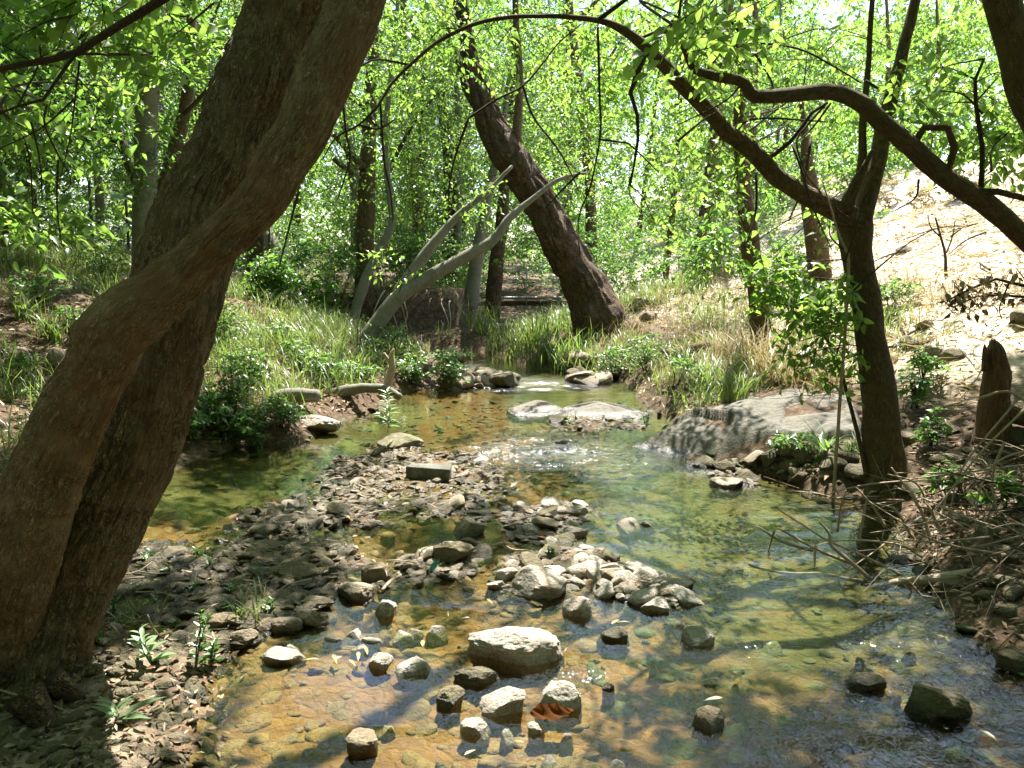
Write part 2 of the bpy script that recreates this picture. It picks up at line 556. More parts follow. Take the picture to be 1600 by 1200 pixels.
def height_raw(P):
    x, y = P[:, 0], P[:, 1]
    dw = sdf(P, WATER) + (fbm(P * 1.7, 3, 5) - .5) * .22
    xc = np.interp(y, XC[:, 0], XC[:, 1])
    side = smooth(-1.2, 1.2, x - xc)
    lf = 0.22 + 0.78 * smooth(3.0, 6.5, y)
    d = np.maximum(dw, 0)
    hl = np.interp(d, LP[:, 0], LP[:, 1]) * lf
    hr = np.interp(d, RP[:, 0], RP[:, 1]) * (0.75 + 0.25 * smooth(4, 7, y))
    far = smooth(13.5, 17, y) * (1 - smooth(2.5, 13, np.abs(x - .5)))
    hl = hl * (1 - far) + far * (0.25 + 0.55 * smooth(16, 24, y) + 0.5 * smooth(22, 40, y))
    hr = hr * (1 - far) + far * (0.25 + 0.55 * smooth(16, 24, y) + 0.5 * smooth(22, 40, y))
    h = hl * (1 - side) + hr * side
    # cut bank at the bend
    cb = sdf(P, [(-4.2, 15.0), (-2.2, 14.7), (-0.75, 15.2), (-0.5, 16.5), (-2.0, 18), (-4.5, 18)])
    h = np.maximum(h, 0.95 * (1 - smooth(-0.45, 0.0, cb)))
    h = h + (fbm(P * 0.9, 4, 9) - .5) * .22 * smooth(0.2, 1.5, d) + (fbm(P * 5, 3, 21) - .5) * .07 * smooth(0.0, .3, d)
    pool = smooth(-.2, -1.0, x + .12 * (y - 6)) * smooth(4.2, 5.5, y) + .6 * smooth(.3, 1.2, x) * smooth(3.2, 4.5, y)
    bed = -0.028 - (0.035 + .07 * np.clip(pool, 0, 1)) * smooth(0.0, 0.9, -dw) - (fbm(P * 1.3, 3, 33) - .5) * .05 * smooth(0, .4, -dw)
    h = np.where(dw > 0, h, bed)
    bar = sdf(P, BAR) + (fbm(P * 2.5, 3, 41) - .5) * .35
    h = np.maximum(h, np.where(bar < 0.15, 0.03 * smooth(.15, -.35, bar) - .026 + (fbm(P * 3, 3, 3) - .5) * .085, -9))
    for k, q in enumerate(ISLETS):
        s = sdf(P, q) + (fbm(P * 4, 3, 50 + k) - .5) * .25
        h = np.maximum(h, np.where(s < 0.1, 0.03 * smooth(.1, -.15, s) - .02 + (fbm(P * 6, 2, 60) - .5) * .04, -9))
    return h, dw, side, bar


def axis(lo, f0, f1, hi, fine, mids):
    a = list(np.arange(f0, f1, fine))
    s, v = fine, f0
    left = []
    while v > lo:
        s = min(s * 1.13, 40) if v < mids[0] else min(s * 1.06, .12)
        v -= s
        left.append(v)
    s, v = fine, a[-1]
    right = []
    while v < hi:
        s = min(s * 1.13, 40) if v > mids[1] else min(s * 1.06, .12)
        v += s
        right.append(v)
    return np.array(left[::-1] + a + right)


GX = axis(-400, -2.2, 3.2, 400, 0.055, (-9, 10))
GY = axis(-60, 2.2, 7.5, 700, 0.055, (1.0, 20))
gx, gy = np.meshgrid(GX, GY)
GP = np.column_stack([gx.ravel(), gy.ravel()])
GH, GD, GS, GB = height_raw(GP)
H2 = GH.reshape(len(GY), len(GX))
D2 = GD.reshape(H2.shape)
B2 = GB.reshape(H2.shape)


def lookup(A, P):
    P = np.asarray(P, float)
    i = np.clip(np.searchsorted(GX, P[..., 0]) - 1, 0, len(GX) - 2)
    j = np.clip(np.searchsorted(GY, P[..., 1]) - 1, 0, len(GY) - 2)
    tx = np.clip((P[..., 0] - GX[i]) / (GX[i + 1] - GX[i]), 0, 1)
    ty = np.clip((P[..., 1] - GY[j]) / (GY[j + 1] - GY[j]), 0, 1)
    return (A[j, i] * (1 - tx) + A[j, i + 1] * tx) * (1 - ty) + (A[j + 1, i] * (1 - tx) + A[j + 1, i + 1] * tx) * ty


def H(P):
    return lookup(H2, P)


def ground(u, v):
    """where the line of sight through a spot of the photograph meets the ground"""
    r = ray(u, v)
    t = np.linspace(1.5, 60, 3000)
    p = CAM + r * t[:, None]
    k = np.nonzero(p[:, 2] < H(p))[0]
    return p[k[0]] if len(k) else p[-1]


ny, nx = len(GY), len(GX)
mb = MB()
ii = (np.arange(ny - 1)[:, None] * nx + np.arange(nx - 1)[None, :])
zfin = GH + (fbm(GP * 14, 2, 71) - .5) * .025 * (GP[:, 1] < 20)
mb.add(np.column_stack([GP, zfin]), np.stack([ii, ii + 1, ii + nx + 1, ii + nx], -1).reshape(-1, 4))
ground_me_parts = mb

gm, nt = nmat('creek ground')
pos = N(nt, 'NewGeometry').outputs['Position']
sx = N(nt, 'SeparateXYZ', {0: pos})
bed = N(nt, 'Attribute', attribute_name='bed').outputs['Fac']
dry = N(nt, 'Attribute', attribute_name='dry').outputs['Fac']
alg = N(nt, 'Attribute', attribute_name='algae').outputs['Fac']  # algae on the right, painted shade in the left pool
n_a = noise(nt, pos, 2.2, 5.0, 0.6)
n_b = noise(nt, pos, 16.0, 5.0, 0.7)
n_c = noise(nt, pos, 70.0, 3.0, 0.7)
soil = ramp(nt, n_b, [(0.3, (.035, .022, .012)), (0.52, (.10, .065, .038)), (0.72, (.22, .155, .095))])
straw = ramp(nt, n_b, [(0.28, (.26, .18, .10)), (0.42, (.48, .39, .27)), (0.6, (.66, .58, .45))])
land = mixc(nt, dry, soil, straw)
wv_ = N(nt, 'TexNoise', {'Vector': pos, 'Scale': 6.0, 'Detail': 3.0}).outputs['Color']
pd = N(nt, 'VectorMath', {0: pos, 1: N(nt, 'VectorMath', {0: wv_, 'Scale': .16}, operation='SCALE').outputs[0]}, operation='ADD').outputs[0]
vor = N(nt, 'TexVoronoi', {'Vector': pd, 'Scale': 15.0, 'Randomness': 1.0})
vor_e = N(nt, 'TexVoronoi', {'Vector': pd, 'Scale': 15.0, 'Randomness': 1.0}, feature='DISTANCE_TO_EDGE').outputs['Distance']
vr = N(nt, 'SeparateColor', {0: vor.outputs['Color']}).outputs[0]
stonec = mixc(nt, math_(nt, 'MULTIPLY_ADD', vr, .25, math_(nt, 'MULTIPLY_ADD', n_b, 1.3, -.3), clamp=True), (.075, .040, .016), (.25, .14, .060))
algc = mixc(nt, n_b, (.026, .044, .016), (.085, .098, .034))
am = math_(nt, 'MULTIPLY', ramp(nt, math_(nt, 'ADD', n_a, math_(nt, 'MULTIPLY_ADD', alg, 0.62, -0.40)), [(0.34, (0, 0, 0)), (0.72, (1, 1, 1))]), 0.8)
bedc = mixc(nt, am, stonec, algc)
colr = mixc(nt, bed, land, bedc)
hh = math_(nt, 'ADD', math_(nt, 'MULTIPLY', n_b, 1.0), math_(nt, 'MULTIPLY', n_c, 0.5))
hb = math_(nt, 'ADD', hh, math_(nt, 'MULTIPLY', math_(nt, 'MINIMUM', vor_e, 0.2), math_(nt, 'MULTIPLY', bed, 1.5)))
bmp = N(nt, 'Bump', {'Height': hb, 'Strength': 0.8, 'Distance': 0.03}).outputs[0]
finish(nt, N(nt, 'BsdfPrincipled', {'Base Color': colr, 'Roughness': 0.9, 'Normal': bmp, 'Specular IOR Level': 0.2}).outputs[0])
go = mb.obj('ground', gm, kind='structure', co=False)
go['label'] = 'bare earth banks and stony bed of the creek'


def vattr(o, name, vals):
    a = o.data.attributes.new(name, 'FLOAT', 'POINT')
    a.data.foreach_set('value', np.asarray(vals, np.float32))


def dryness(P):
    d = lookup(D2, P)
    x, y = P[:, 0], P[:, 1]
    xc = np.interp(y, XC[:, 0], XC[:, 1])
    r = smooth(1.2, 2.6, d) * smooth(.5, 2.5, x - xc) * (1 - .6 * smooth(18, 30, y))
    l = smooth(2.5, 4.5, d) * smooth(7, 9.5, y) * smooth(.5, 2.5, xc - x) * .45 * (1 - smooth(13, 18, y))
    fr = smooth(0.05, .4, d) * (1 - smooth(2.5, 4.2, y)) * smooth(.2, 1, xc - x) * .3
    return np.clip(r + l + fr, 0, 1)


vattr(go, 'bed', np.maximum(smooth(0.02, -0.05, GH + (fbm(GP * 6, 2, 8) - .5) * .03) * (GD < 0.3), 0.55 * smooth(.1, -.1, GB)))
vattr(go, 'dry', np.clip(dryness(GP) * (0.55 + .9 * fbm(GP * 1.6, 3, 77)), 0, 1))
gu, gv, _ = proj(np.column_stack([GP, np.zeros(len(GP))]))
vattr(go, 'algae', np.maximum(1.1 * smooth(-.3, -1.0, GP[:, 0] + .12 * (GP[:, 1] - 6)) * smooth(4.6, 5.4, GP[:, 1]), 0) + smooth(-0.2, 1.0, GP[:, 0] + (GP[:, 1] - 4) * .1) * (0.35 + 0.65 * smooth(2.4, 3.6, GP[:, 1])))  # first term darkens the left pool bed for its shade; second is algae

# water
wx = np.concatenate([np.arange(-9, -3.5, .25), np.arange(-3.5, 3.5, .045), np.arange(3.5, 9.01, .25)])
wy = np.concatenate([np.arange(-6, 2, .4), np.arange(2, 10.5, .026), np.arange(10.5, 17.5, .07)])
a, b = np.meshgrid(wx, wy)
WPt = np.column_stack([a.ravel(), b.ravel()])
mb = MB()
nx2 = len(wx)
ii = (np.arange(len(wy) - 1)[:, None] * nx2 + np.arange(nx2 - 1)[None, :])
rif = np.zeros(len(WPt))
wu, wv, _ = proj(np.column_stack([WPt, np.zeros(len(WPt))]))
for (u, v, ru, rv, k) in [(840, 706, 150, 34, 1.15), (960, 720, 120, 40, .7), (800, 600, 170, 18, 1.), (1100, 735, 60, 14, .6), (1120, 1000, 170, 40, .45), (980, 790, 90, 25, .5),
                          (920, 1060, 160, 45, .45), (1190, 1120, 220, 70, .4), (1450, 1060, 260, 170, .5), (720, 575, 70, 14, .9), (800, 930, 200, 25, .35), (560, 1165, 200, 30, .3)]:
    rif = np.maximum(rif, k * smooth(1.25, .3, np.hypot((wu - u) / ru, (wv - v) / rv)))
rif = np.maximum(rif, .06 + .16 * smooth(0, 1.2, WPt[:, 0] + .4))
wz = (fbm(WPt * np.array([2.2, 3.5]), 2, 90) - .5) * .010 * (0.2 + rif)
wr_ = WPt + (fbm(WPt * 3, 2, 95)[:, None] - .5) * .25
wz = wz + (vnoise(wr_ * np.array([5.5, 9.0]), 91) - .5) * .034 * rif ** 1.3 + (vnoise(wr_ * np.array([11.0, 17.0]), 92) - .5) * .016 * rif
mb.add(np.column_stack([WPt, wz]), np.stack([ii, ii + 1, ii + nx2 + 1, ii + nx2], -1).reshape(-1, 4))
wm, nt = nmat('creek water')
pos = N(nt, 'NewGeometry').outputs['Position']
rf = N(nt, 'Attribute', attribute_name='riffle').outputs['Fac']
m1 = N(nt, 'Mapping', {'Vector': pos, 'Scale': (1.0, 0.75, 1), 'Rotation': (0, 0, .35)}).outputs[0]
w1 = noise(nt, m1, 5.0, 2.0, 0.5, 0.6)
w2 = noise(nt, m1, 19.0, 3.0, 0.6, 0.8)
w3 = noise(nt, m1, 55.0, 2.0, 0.6, 0.3)
amp = math_(nt, 'MULTIPLY', rf, .36)
hgt = math_(nt, 'ADD', math_(nt, 'MULTIPLY', w1, 0.06), math_(nt, 'ADD', math_(nt, 'MULTIPLY', w2, 0.048), math_(nt, 'MULTIPLY', w3, 0.018)))
hgt = math_(nt, 'MULTIPLY', hgt, amp)
bmp = N(nt, 'Bump', {'Height': hgt, 'Strength': 1.0, 'Distance': 1.0}).outputs[0]
fr = N(nt, 'Fresnel', {'IOR': 1.33, 'Normal': bmp}).outputs[0]
gl = N(nt, 'BsdfGlossy', {'Color': (1, 1, 1, 1), 'Roughness': math_(nt, 'MULTIPLY_ADD', rf, 0.17, 0.012), 'Normal': bmp}).outputs[0]
tr = N(nt, 'BsdfTransparent', {'Color': (.86, .87, .66, 1)}).outputs[0]
finish(nt, N(nt, 'MixShader', {0: math_(nt, 'MULTIPLY', fr, 1.5, clamp=True), 1: tr, 2: gl}).outputs[0])
wo = mb.obj('water', wm, kind='structure', co=False)
wo['label'] = 'clear shallow creek water running over stones'
vattr(wo, 'riffle', rif)

# ------------------------------------------------------------------ where the canopy has holes: sunny spots on the ground (seen u, v, half sizes)
LIT = [(690, 745, 230, 42), (930, 905, 170, 45), (800, 1000, 130, 55), (560, 1060, 190, 90), (800, 1120, 200, 90), (1090, 850, 190, 120), (1080, 990, 80, 50),
       (235, 1100, 95, 55), (500, 655, 40, 26), (860, 708, 170, 34), (800, 600, 150, 14), (470, 530, 80, 36), (870, 535, 70, 40), (1060, 470, 95, 48),
       (1500, 370, 220, 120), (1380, 470, 60, 60), (1180, 560, 120, 40), (1150, 640, 110, 16), (70, 385, 130, 30), (400, 470, 50, 40), (1400, 875, 90, 60), (650, 600, 60, 14), (1500, 560, 90, 30),
       (1240, 400, 60, 40), (270, 890, 40, 20), (150, 690, 40, 30), (1250, 700, 40, 16), (620, 880, 60, 20)]


def litval(G):
    u, v, d = proj(G)
    w = 0.0
    nz = fbm(G[:, :2] * 2.3, 3, 101)
    for (a, b, ru, rv) in LIT:
        w = np.maximum(w, smooth(1.25, 0.75, np.hypot((u - a) / ru, (v - b) / rv) + (nz - .5) * .8))
    dap = smooth(.60, .66, fbm(G[:, :2] * 1.9, 3, 131))
    inside = (u > -100) & (u < 1700) & (v > 250) & (v < 1260)
    return np.where(inside, np.maximum(w, dap * .9), np.maximum(w, dap * .8))


def shadow_spot(P):
    G = P.copy()
    z = np.zeros(len(P))
    for _ in range(5):
        t = (P[:, 2] - z) / SUN[2]
        G = P - SUN * t[:, None]
        z = np.clip(H(G), 0, 8)
    G[:, 2] = z
    return G


SPOTS = [(at(u, v, y), r) for u, v, y, r in [(225, 478, 2.70, .16), (300, 408, 2.74, .2), (372, 335, 2.77, .16), (440, 245, 2.82, .16), (500, 120, 2.92, .2), (360, 160, 3.4, .14), (330, 470, 3.2, .12), (285, 640, 3.0, .12),
         (1200, 260, 5.4, .2), (1480, 280, 4.9, .3), (1390, 190, 4.8, .2), (1385, 620, 5.7, .14), (606, 650, 7.2, .35), (606, 630, 7.2, .3), (1300, 850, 4.2, .3), (1380, 830, 4.2, .3), (1240, 890, 4.1, .25), (1420, 770, 4.3, .3), (1330, 910, 4.1, .25), (880, 330, 14.5, .5), (955, 470, 14.6, .5), (740, 395, 12.5, .4)]]


def keep(P, strength=1.0, rng=RNG, reach=.22):
    """False for sprays of leaves that would close a sunny gap or the gap of sky the creek mirrors"""
    lv = litval(shadow_spot(P))
    for dx, dy in ((reach, 0), (-reach, 0), (0, reach), (0, -reach)):
        lv = np.maximum(lv, litval(shadow_spot(P + np.array([dx, dy, 0]))) * .95)
    ok = rng.random(len(P)) > lv * strength
    for c, r in SPOTS:
        w = P - c
        t = w @ SUN
        d = np.linalg.norm(w - t[:, None] * SUN, axis=1)
        ok &= ~((t > .3) & (d < r + reach * .8) & (vnoise(P * 3.0, 61) > .38))
    el = np.degrees(np.arctan2(P[:, 2] + CH, P[:, 1]))
    k = P[:, 0] / np.maximum(P[:, 1], .1)
    hole = (el > 21) & (el < 34.5) & (k > .28) & (k < .68) & (P[:, 2] > 2.0)
    hole |= (el > 21) & (el < 27) & (k > .06) & (k < .16) & (P[:, 1] > 5)
    ok &= ~(hole & (rng.random(len(P)) < .94))
    return ok


def spray_leaves(Cn, nl, tl, LS, rng, droop=.35, up=.9):
    n = len(Cn)
    az = rng.random(n) * 2 * math.pi
    d = unit(np.column_stack([np.cos(az), np.sin(az), -droop + .45 * rng.standard_normal(n)]))
    t = ((np.arange(nl) + .6) / nl)[None, :, None]
    tlv = (tl * (.7 + .6 * rng.random(n)))[:, None, None]
    st = Cn[:, None, :] - d[:, None, :] * tlv * .5
    P = st + d[:, None, :] * tlv * t + np.array([0, 0, -1]) * tlv * .3 * t ** 2
    sd_ = unit(np.cross(d, np.array([0, 0, 1.0])))[:, None, :]
    sg = np.where(np.arange(nl) % 2 == 0, 1, -1)[None, :, None]
    D = unit(d[:, None, :] * .5 + sg * sd_ * .75 + np.array([0, 0, -.4]) + rng.standard_normal((n, nl, 3)) * .32)
    Nn = unit(np.array([0, 0, up]) + rng.standard_normal((n, nl, 3)) * .55)
    L = LS * (.55 + .75 * rng.random((n, nl)))
    W = L * (.42 + .2 * rng.random((n, nl)))
    rn = np.clip(rng.random((n, 1)) * .7 + rng.random((n, nl)) * .5 - .1, 0, 1)
    tt = np.array([0, .5, 1])[None, :, None]
    lines = st + d[:, None, :] * tlv * tt + np.array([0, 0, -1]) * tlv * .3 * tt ** 2
    return P.reshape(-1, 3), D.reshape(-1, 3), Nn.reshape(-1, 3), L.ravel(), W.ravel(), rn.ravel(), lines


class Tree:
    def __init__(self, name, label, cat, base, group=None, leaf='leaf', leafname='leaves'):
        base = np.asarray(base, float)
        self.root = thing(name, label, cat, base, group)
        self.limbs, self.near, self.far, self.twig = [], [], [], MB()
        self.leaf, self.rng, self.lines = leaf, RNG, []
        self.leafname = leafname

    def limb(self, pts, rad, name='limb', mat='bark_mid', sides=12, seg=None, lump=.12, ls=3.0, seed=0, twist=0.0, knots=(), bark=None):
        m = MB()
        P, r = tube(m, pts, rad, sides, seg, lump, ls, seed, 0.0, twist, knots, bark)
        o = m.obj(name, M[mat], self.root)
        self.limbs.append(P)
        return o

    def trace(self, spec, y0, y1=None, name='limb', mat='bark_mid', wf=1.0, **k):
        """a limb given by (u, v, width) in the photograph, from y0 to y1 metres ahead"""
        s = np.asarray(spec, float)
        c = np.concatenate([[0], np.cumsum(np.hypot(*np.diff(s[:, :2], axis=0).T))])
        ys = y0 + (y1 - y0) * c / c[-1] if y1 is not None else np.interp(s[:, 1], [q[0] for q in y0], [q[1] for q in y0])
        P = np.array([at(u, v, y) for (u, v), y in zip(s[:, :2], ys)])
        r = wf * s[:, 2] / 2 / F * ((P - CAM) @ FWD)
        return self.limb(P, r, name, mat, **k)

    def twigs_trace(self, specs, y, w=2.5):
        for q in specs:
            y0, y1 = (y, y) if not isinstance(y, tuple) else y
            P = np.array([at(u, v, y0 + (y1 - y0) * i / max(1, len(q) - 1)) for i, (u, v) in enumerate(q)])
            P = P + RNG.standard_normal(P.shape) * np.array([.0, .04, .0])
            r = np.linspace(w, w * .45, len(q)) / 2 / F * P[:, 1]
            tube(self.twig, P, r, 5, max(4, 3 * len(q)))

    def blob(self, c, rad, n, nl=9, tl=.45, LS=.06, full=False, clump=1.6, thr=.46, filt=1.0, droop=.35, join=True, max_v=None):
        c, rad = np.asarray(c, float), np.broadcast_to(np.asarray(rad, float), (3,))
        q = RNG.standard_normal((int(n * 2.2), 3))
        q = unit(q) * RNG.random((len(q), 1)) ** (1 / 2.4)
        Pn = c + q * rad
        Pn = Pn[vnoise(Pn * clump, 211) > thr][:n]
        if filt:
            Pn = Pn[keep(Pn, filt)]
        hgt = H(Pn)
        Pn = Pn[Pn[:, 2] > hgt + .1]
        if not len(Pn):
            return
        P, D, Nn, L, W, rn, ln = spray_leaves(Pn, nl, tl, LS, RNG, droop)
        (self.near if full else self.far).append((P, D, Nn, L, W, rn))
        self.lines.append((ln, full))
        if join and self.limbs:                                # boughs from the nearest limb into the clump
            allp = np.concatenate(self.limbs)
            k = max(2, min(7, len(Pn) // 28))
            for s in Pn[RNG.integers(0, len(Pn), k)]:
                a = allp[np.argmin(np.linalg.norm(allp - s, axis=1) + RNG.random(len(allp)) * .5)]
                mid = (a + s) / 2 + RNG.standard_normal(3) * .12 * np.linalg.norm(s - a) * np.array([1, 1, .6]) + np.array([0, 0, .08 * np.linalg.norm(s - a)])
                w = min(.012, .003 + .004 * np.linalg.norm(s - a))
                tube(self.twig, np.array([a, mid, s]), [w, w * .7, .003], 5, 8)

    def pblob(self, u, v, ru, rv, y, ry, n, **k):
        c = at(u, v, y)
        self.blob(c, (ru / F * y, ry, rv / F * y), n, **k)

    def done(self, singles=0):
        full = MB()
        if self.near:
            A = [np.concatenate(x) for x in zip(*self.near)]
            if singles:
                u, v, d = proj(A[0])
                ok = (u > -10) & (u < 1610) & (v > -10) & (v < 900)
                sc = np.where(ok, A[3] / np.maximum(d, .1), 0)
                pick = np.argsort(-sc)[:singles]
                pick = pick[sc[pick] > 0]
                leaf_objects(self.root, [a[pick] for a in A], self.leaf)
                A = [np.delete(a, pick, 0) for a in A]
            leaf_mesh(full, *A, full=True)
        if self.far:
            leaf_mesh(full, *[np.concatenate(x) for x in zip(*self.far)])
        if full.n:
            full.obj(self.leafname, M[self.leaf], self.root, 'stuff', co=False)
        for ln, nr in self.lines:
            prisms(self.twig, ln, .0028 if nr else .004, .0012 if nr else .002)
        if self.twig.n:
            self.twig.obj('twigs', M['twig'], self.root, 'stuff')
        return self.root


LEAF_ME = {}


def leaf_objects(root, A, leaf, name='leaf'):
    P, D, Nn, L, W, rn = A
    D = unit(D)
    S = unit(np.cross(Nn, D))
    U = np.cross(D, S)
    loc = np.array(root['_loc'])
    for i in range(len(P)):
        key = (leaf, int(rn[i] * 4.99))
        if key not in LEAF_ME:
            m = MB()
            leaf_mesh(m, np.zeros((1, 3)), np.array([[0, 1., 0]]), np.array([[0, 0, 1.]]), np.ones(1), np.array([.52]), np.array([key[1] / 4]), True)
            LEAF_ME[key] = m.mesh('leaf', M[leaf], co=False)
        o = bpy.data.objects.new(name, LEAF_ME[key])
        COL.objects.link(o)
        o.parent = root
        mt = Matrix([[S[i][k] * -L[i] * (W[i] / L[i] / .52), D[i][k] * L[i], U[i][k] * L[i], P[i][k] - loc[k]] for k in range(3)] + [[0, 0, 0, 1]])
        o.matrix_basis = mt


# ------------------------------------------------------------------ the great leaning tree with two trunks
base = onz(25, 1085, .08)
t1 = Tree('leaning_tree', 'large leaning tree with two crossing furrowed brown trunks at the gravel edge', 'tree', base)
mainp = [(0, 1250, 270), (12, 1160, 235), (28, 1080, 195), (58, 1000, 178), (100, 900, 172), (150, 800, 172), (198, 700, 170), (232, 600, 166), (262, 500, 160), (292, 400, 152),
         (332, 300, 146), (378, 200, 142), (418, 100, 140), (455, 0, 138), (490, -100, 132), (540, -260, 120), (600, -480, 100), (650, -760, 80)]
t1.trace(mainp, 2.85, 3.95, 'trunk', 'bark', wf=.9, sides=210, seg=520, lump=.12, ls=5, seed=4, twist=.35, bark=(34, .017),
         knots=[(at(70, 930, 2.7), .12, .03), (at(160, 880, 2.8), .07, -.03), (at(60, 1010, 2.6), .08, -.03), (at(430, 130, 3.3), .08, .02), (at(20, 1080, 2.5), .15, .05)])
secp = [(-30, 1080, 120), (-2, 960, 128), (28, 860, 124), (66, 760, 112), (108, 660, 104), (150, 580, 98), (178, 530, 100), (212, 492, 98), (262, 452, 84), (330, 393, 76), (400, 318, 75),
        (452, 235, 78), (500, 140, 84), (540, 50, 86), (572, -40, 84), (615, -160, 80), (660, -330, 70), (720, -560, 54)]
t1.trace(secp, [(-560, 3.2), (-100, 3.05), (100, 2.92), (300, 2.78), (500, 2.68), (700, 2.70), (860, 2.76), (960, 2.82), (1080, 2.88)], None, 'trunk', 'bark_warm', sides=180, seg=500, lump=.17, ls=7, seed=9, twist=-.25, bark=(38, .009),
         knots=[(at(135, 520, 2.65), .05, .03), (at(200, 470, 2.65), .05, .012), (at(140, 620, 2.6), .05, -.02), (at(110, 690, 2.6), .06, -.02), (at(250, 490, 2.62), .05, -.018),
                (at(370, 370, 2.7), .05, -.02), (at(420, 300, 2.75), .05, .015), (at(90, 760, 2.65), .06, -.02)])
for q, w in (([(60, 1075), (110, 1110), (130, 1160)], 50), ([(20, 1100), (60, 1150), (80, 1215)], 60), ([(-10, 1050), (-60, 1120), (-120, 1200)], 70)):
    P = np.array([onz(u, v, .14 - .10 * i) + np.array([0, .06, 0]) for i, (u, v) in enumerate(q)])
    t1.limb(P, [w / 2 / F * 2.8, w / 4 / F * 2.8, w / 10 / F * 2.8], 'root', 'bark_dark', 14, 30, .35, 9, 3)
t1.trace([(300, -40, 17), (262, -6, 15), (210, 26, 14), (160, 58, 13), (112, 88, 12), (60, 96, 10), (0, 106, 9), (-70, 118, 7)], 3.3, 3.6, 'limb', 'twig', sides=8, lump=.1)
t1.trace([(118, 84, 7), (100, 105, 6), (82, 142, 5.5), (62, 160, 5), (30, 166, 4), (-10, 180, 3.5)], 3.45, 3.5, 'limb', 'twig', sides=6, lump=.1)
t1.twigs_trace([[(62, 160), (72, 195), (90, 240), (99, 280), (96, 305)], [(118, 92), (112, 150), (107, 210), (100, 285)], [(62, 195), (64, 250), (60, 310)], [(110, 150), (60, 200), (0, 240)],
                [(345, 12), (300, 40), (265, 55)], [(125, 30), (80, 45), (0, 68)], [(88, 250), (90, 320), (88, 385)]], 3.5, 3.4)
# high limbs overhead carry the shade over the gravel
t1.limb([at(490, -100, 3.6), (-.6, 4.4, 4.4), (.2, 5.6, 5.4), (1.0, 7.2, 6.2)], [.1, .08, .06, .03], 'limb', 'bark', 12)
t1.limb([at(540, -260, 3.5), (-1.6, 4.6, 4.8), (-2.6, 6.2, 5.8), (-3.6, 8.0, 6.4)], [.09, .07, .05, .03], 'limb', 'bark', 12)
t1.limb([at(720, -560, 3.2), (.6, 3.4, 5.2), (1.6, 4.6, 6.0), (2.4, 6.2, 6.6)], [.07, .06, .045, .02], 'limb', 'bark', 12)
for b in [(60, 30, 120, 60, 3.7, .35, 26), (200, 40, 80, 60, 3.9, .4, 22), (30, 150, 60, 70, 4.2, .4, 18), (300, 20, 60, 40, 3.9, .4, 16), (240, 90, 80, 60, 4.6, .5, 18), (10, 330, 40, 60, 4.6, .3, 14), (130, 180, 60, 50, 4.6, .4, 10)]:
    t1.pblob(*b[:6], b[6], nl=9, tl=.32, LS=.075, full=True, thr=.3, filt=0)


def overhead(tree, n, x0, x1, y0, y1, z0, z1, LS=.10, tl=.5):  # unseen leaves added above the view, gapped to shape shade and sun patches
    q = RNG.random((n, 3)) * np.array([x1 - x0, y1 - y0, z1 - z0]) + np.array([x0, y0, z0])
    u, v, d = proj(q)
    q = q[~((v > -40) & (v < 1300) & (u > -100) & (u < 1700))]
    q = q[keep(q, 1.0, RNG, tl * .5)]
    P, D, Nn, L, W, rn, ln = spray_leaves(q, 9, tl, LS, RNG, .2)
    tree.far.append((P, D, Nn, L, W, rn))
    tree.lines.append((ln, False))
    lim = np.concatenate(tree.limbs)
    for s in q[RNG.integers(0, len(q), 26)]:
        a = lim[np.argmin(np.linalg.norm(lim - s, axis=1))]
        w = min(.017, .005 + .005 * np.linalg.norm(s - a))
        tube(tree.twig, np.array([a, (a + s) / 2 + RNG.standard_normal(3) * .2, s]), [w, w * .6, .004], 6, 8)


overhead(t1, 7000, -5.5, 1.2, 2.6, 10.5, 3.4, 7.0)
overhead(t1, 4600, -8, 1.0, -5, 11, 6.5, 9.0, .2, .7)
t1.done(140)

# ------------------------------------------------------------------ the tree on the right edge of the creek
base = onz(1390, 775)
t2 = Tree('creek_tree', 'slender brown tree at the right water edge with a low forking crown', 'tree', base)
Y2 = base[1]
t2.trace([(1400, 815, 130), (1393, 778, 96), (1386, 740, 76), (1381, 700, 66), (1370, 600, 54), (1357, 500, 48), (1343, 410, 48), (1337, 355, 58), (1332, 330, 50)], Y2, Y2 + .05, 'trunk', 'bark_mid', wf=.93, sides=40, seg=110, lump=.12, ls=6, seed=2, twist=.3,
         knots=[(at(1368, 635, Y2 - .15), .04, .018), (at(1345, 470, Y2 - .1), .03, -.012)])
for q in ([(1405, 745, 40), (1432, 768, 28), (1465, 785, 12)], [(1375, 750, 40), (1360, 775, 26), (1350, 792, 12)]):
    t2.trace(q, Y2 - .05, Y2 - .2, 'root', 'bark_mid', sides=10, lump=.2)
t2.trace([(1338, 345, 50), (1310, 332, 46), (1270, 312, 42), (1210, 272, 38), (1168, 232, 36), (1130, 198, 34), (1085, 150, 33), (1040, 106, 31), (1010, 76, 26), (975, 50, 20), (940, 34, 14), (870, 26, 10),
          (790, 28, 9), (740, 38, 8.5), (690, 62, 8), (645, 98, 7), (612, 130, 6), (590, 166, 5)], Y2, 4.7, 'limb', 'bark_mid', wf=.72, sides=20, seg=110, lump=.14, ls=7, seed=5)
t2.trace([(1345, 345, 34), (1362, 280, 28), (1378, 215, 25), (1396, 140, 21), (1414, 70, 18), (1432, 0, 16), (1455, -110, 12), (1480, -260, 8)], Y2, Y2 + .5, 'limb', 'bark_mid', sides=16, seg=50, lump=.08)
t2.trace([(1338, 330, 16), (1346, 250, 13), (1350, 180, 11), (1357, 100, 9), (1362, 10, 8), (1375, -120, 6)], Y2 + .1, Y2 + .3, 'limb', 'bark_mid', sides=10)
t2.trace([(1320, 335, 26), (1330, 300, 20), (1345, 270, 12), (1362, 235, 6)], Y2 - .05, Y2 - .1, 'limb', 'bark_mid', sides=10)
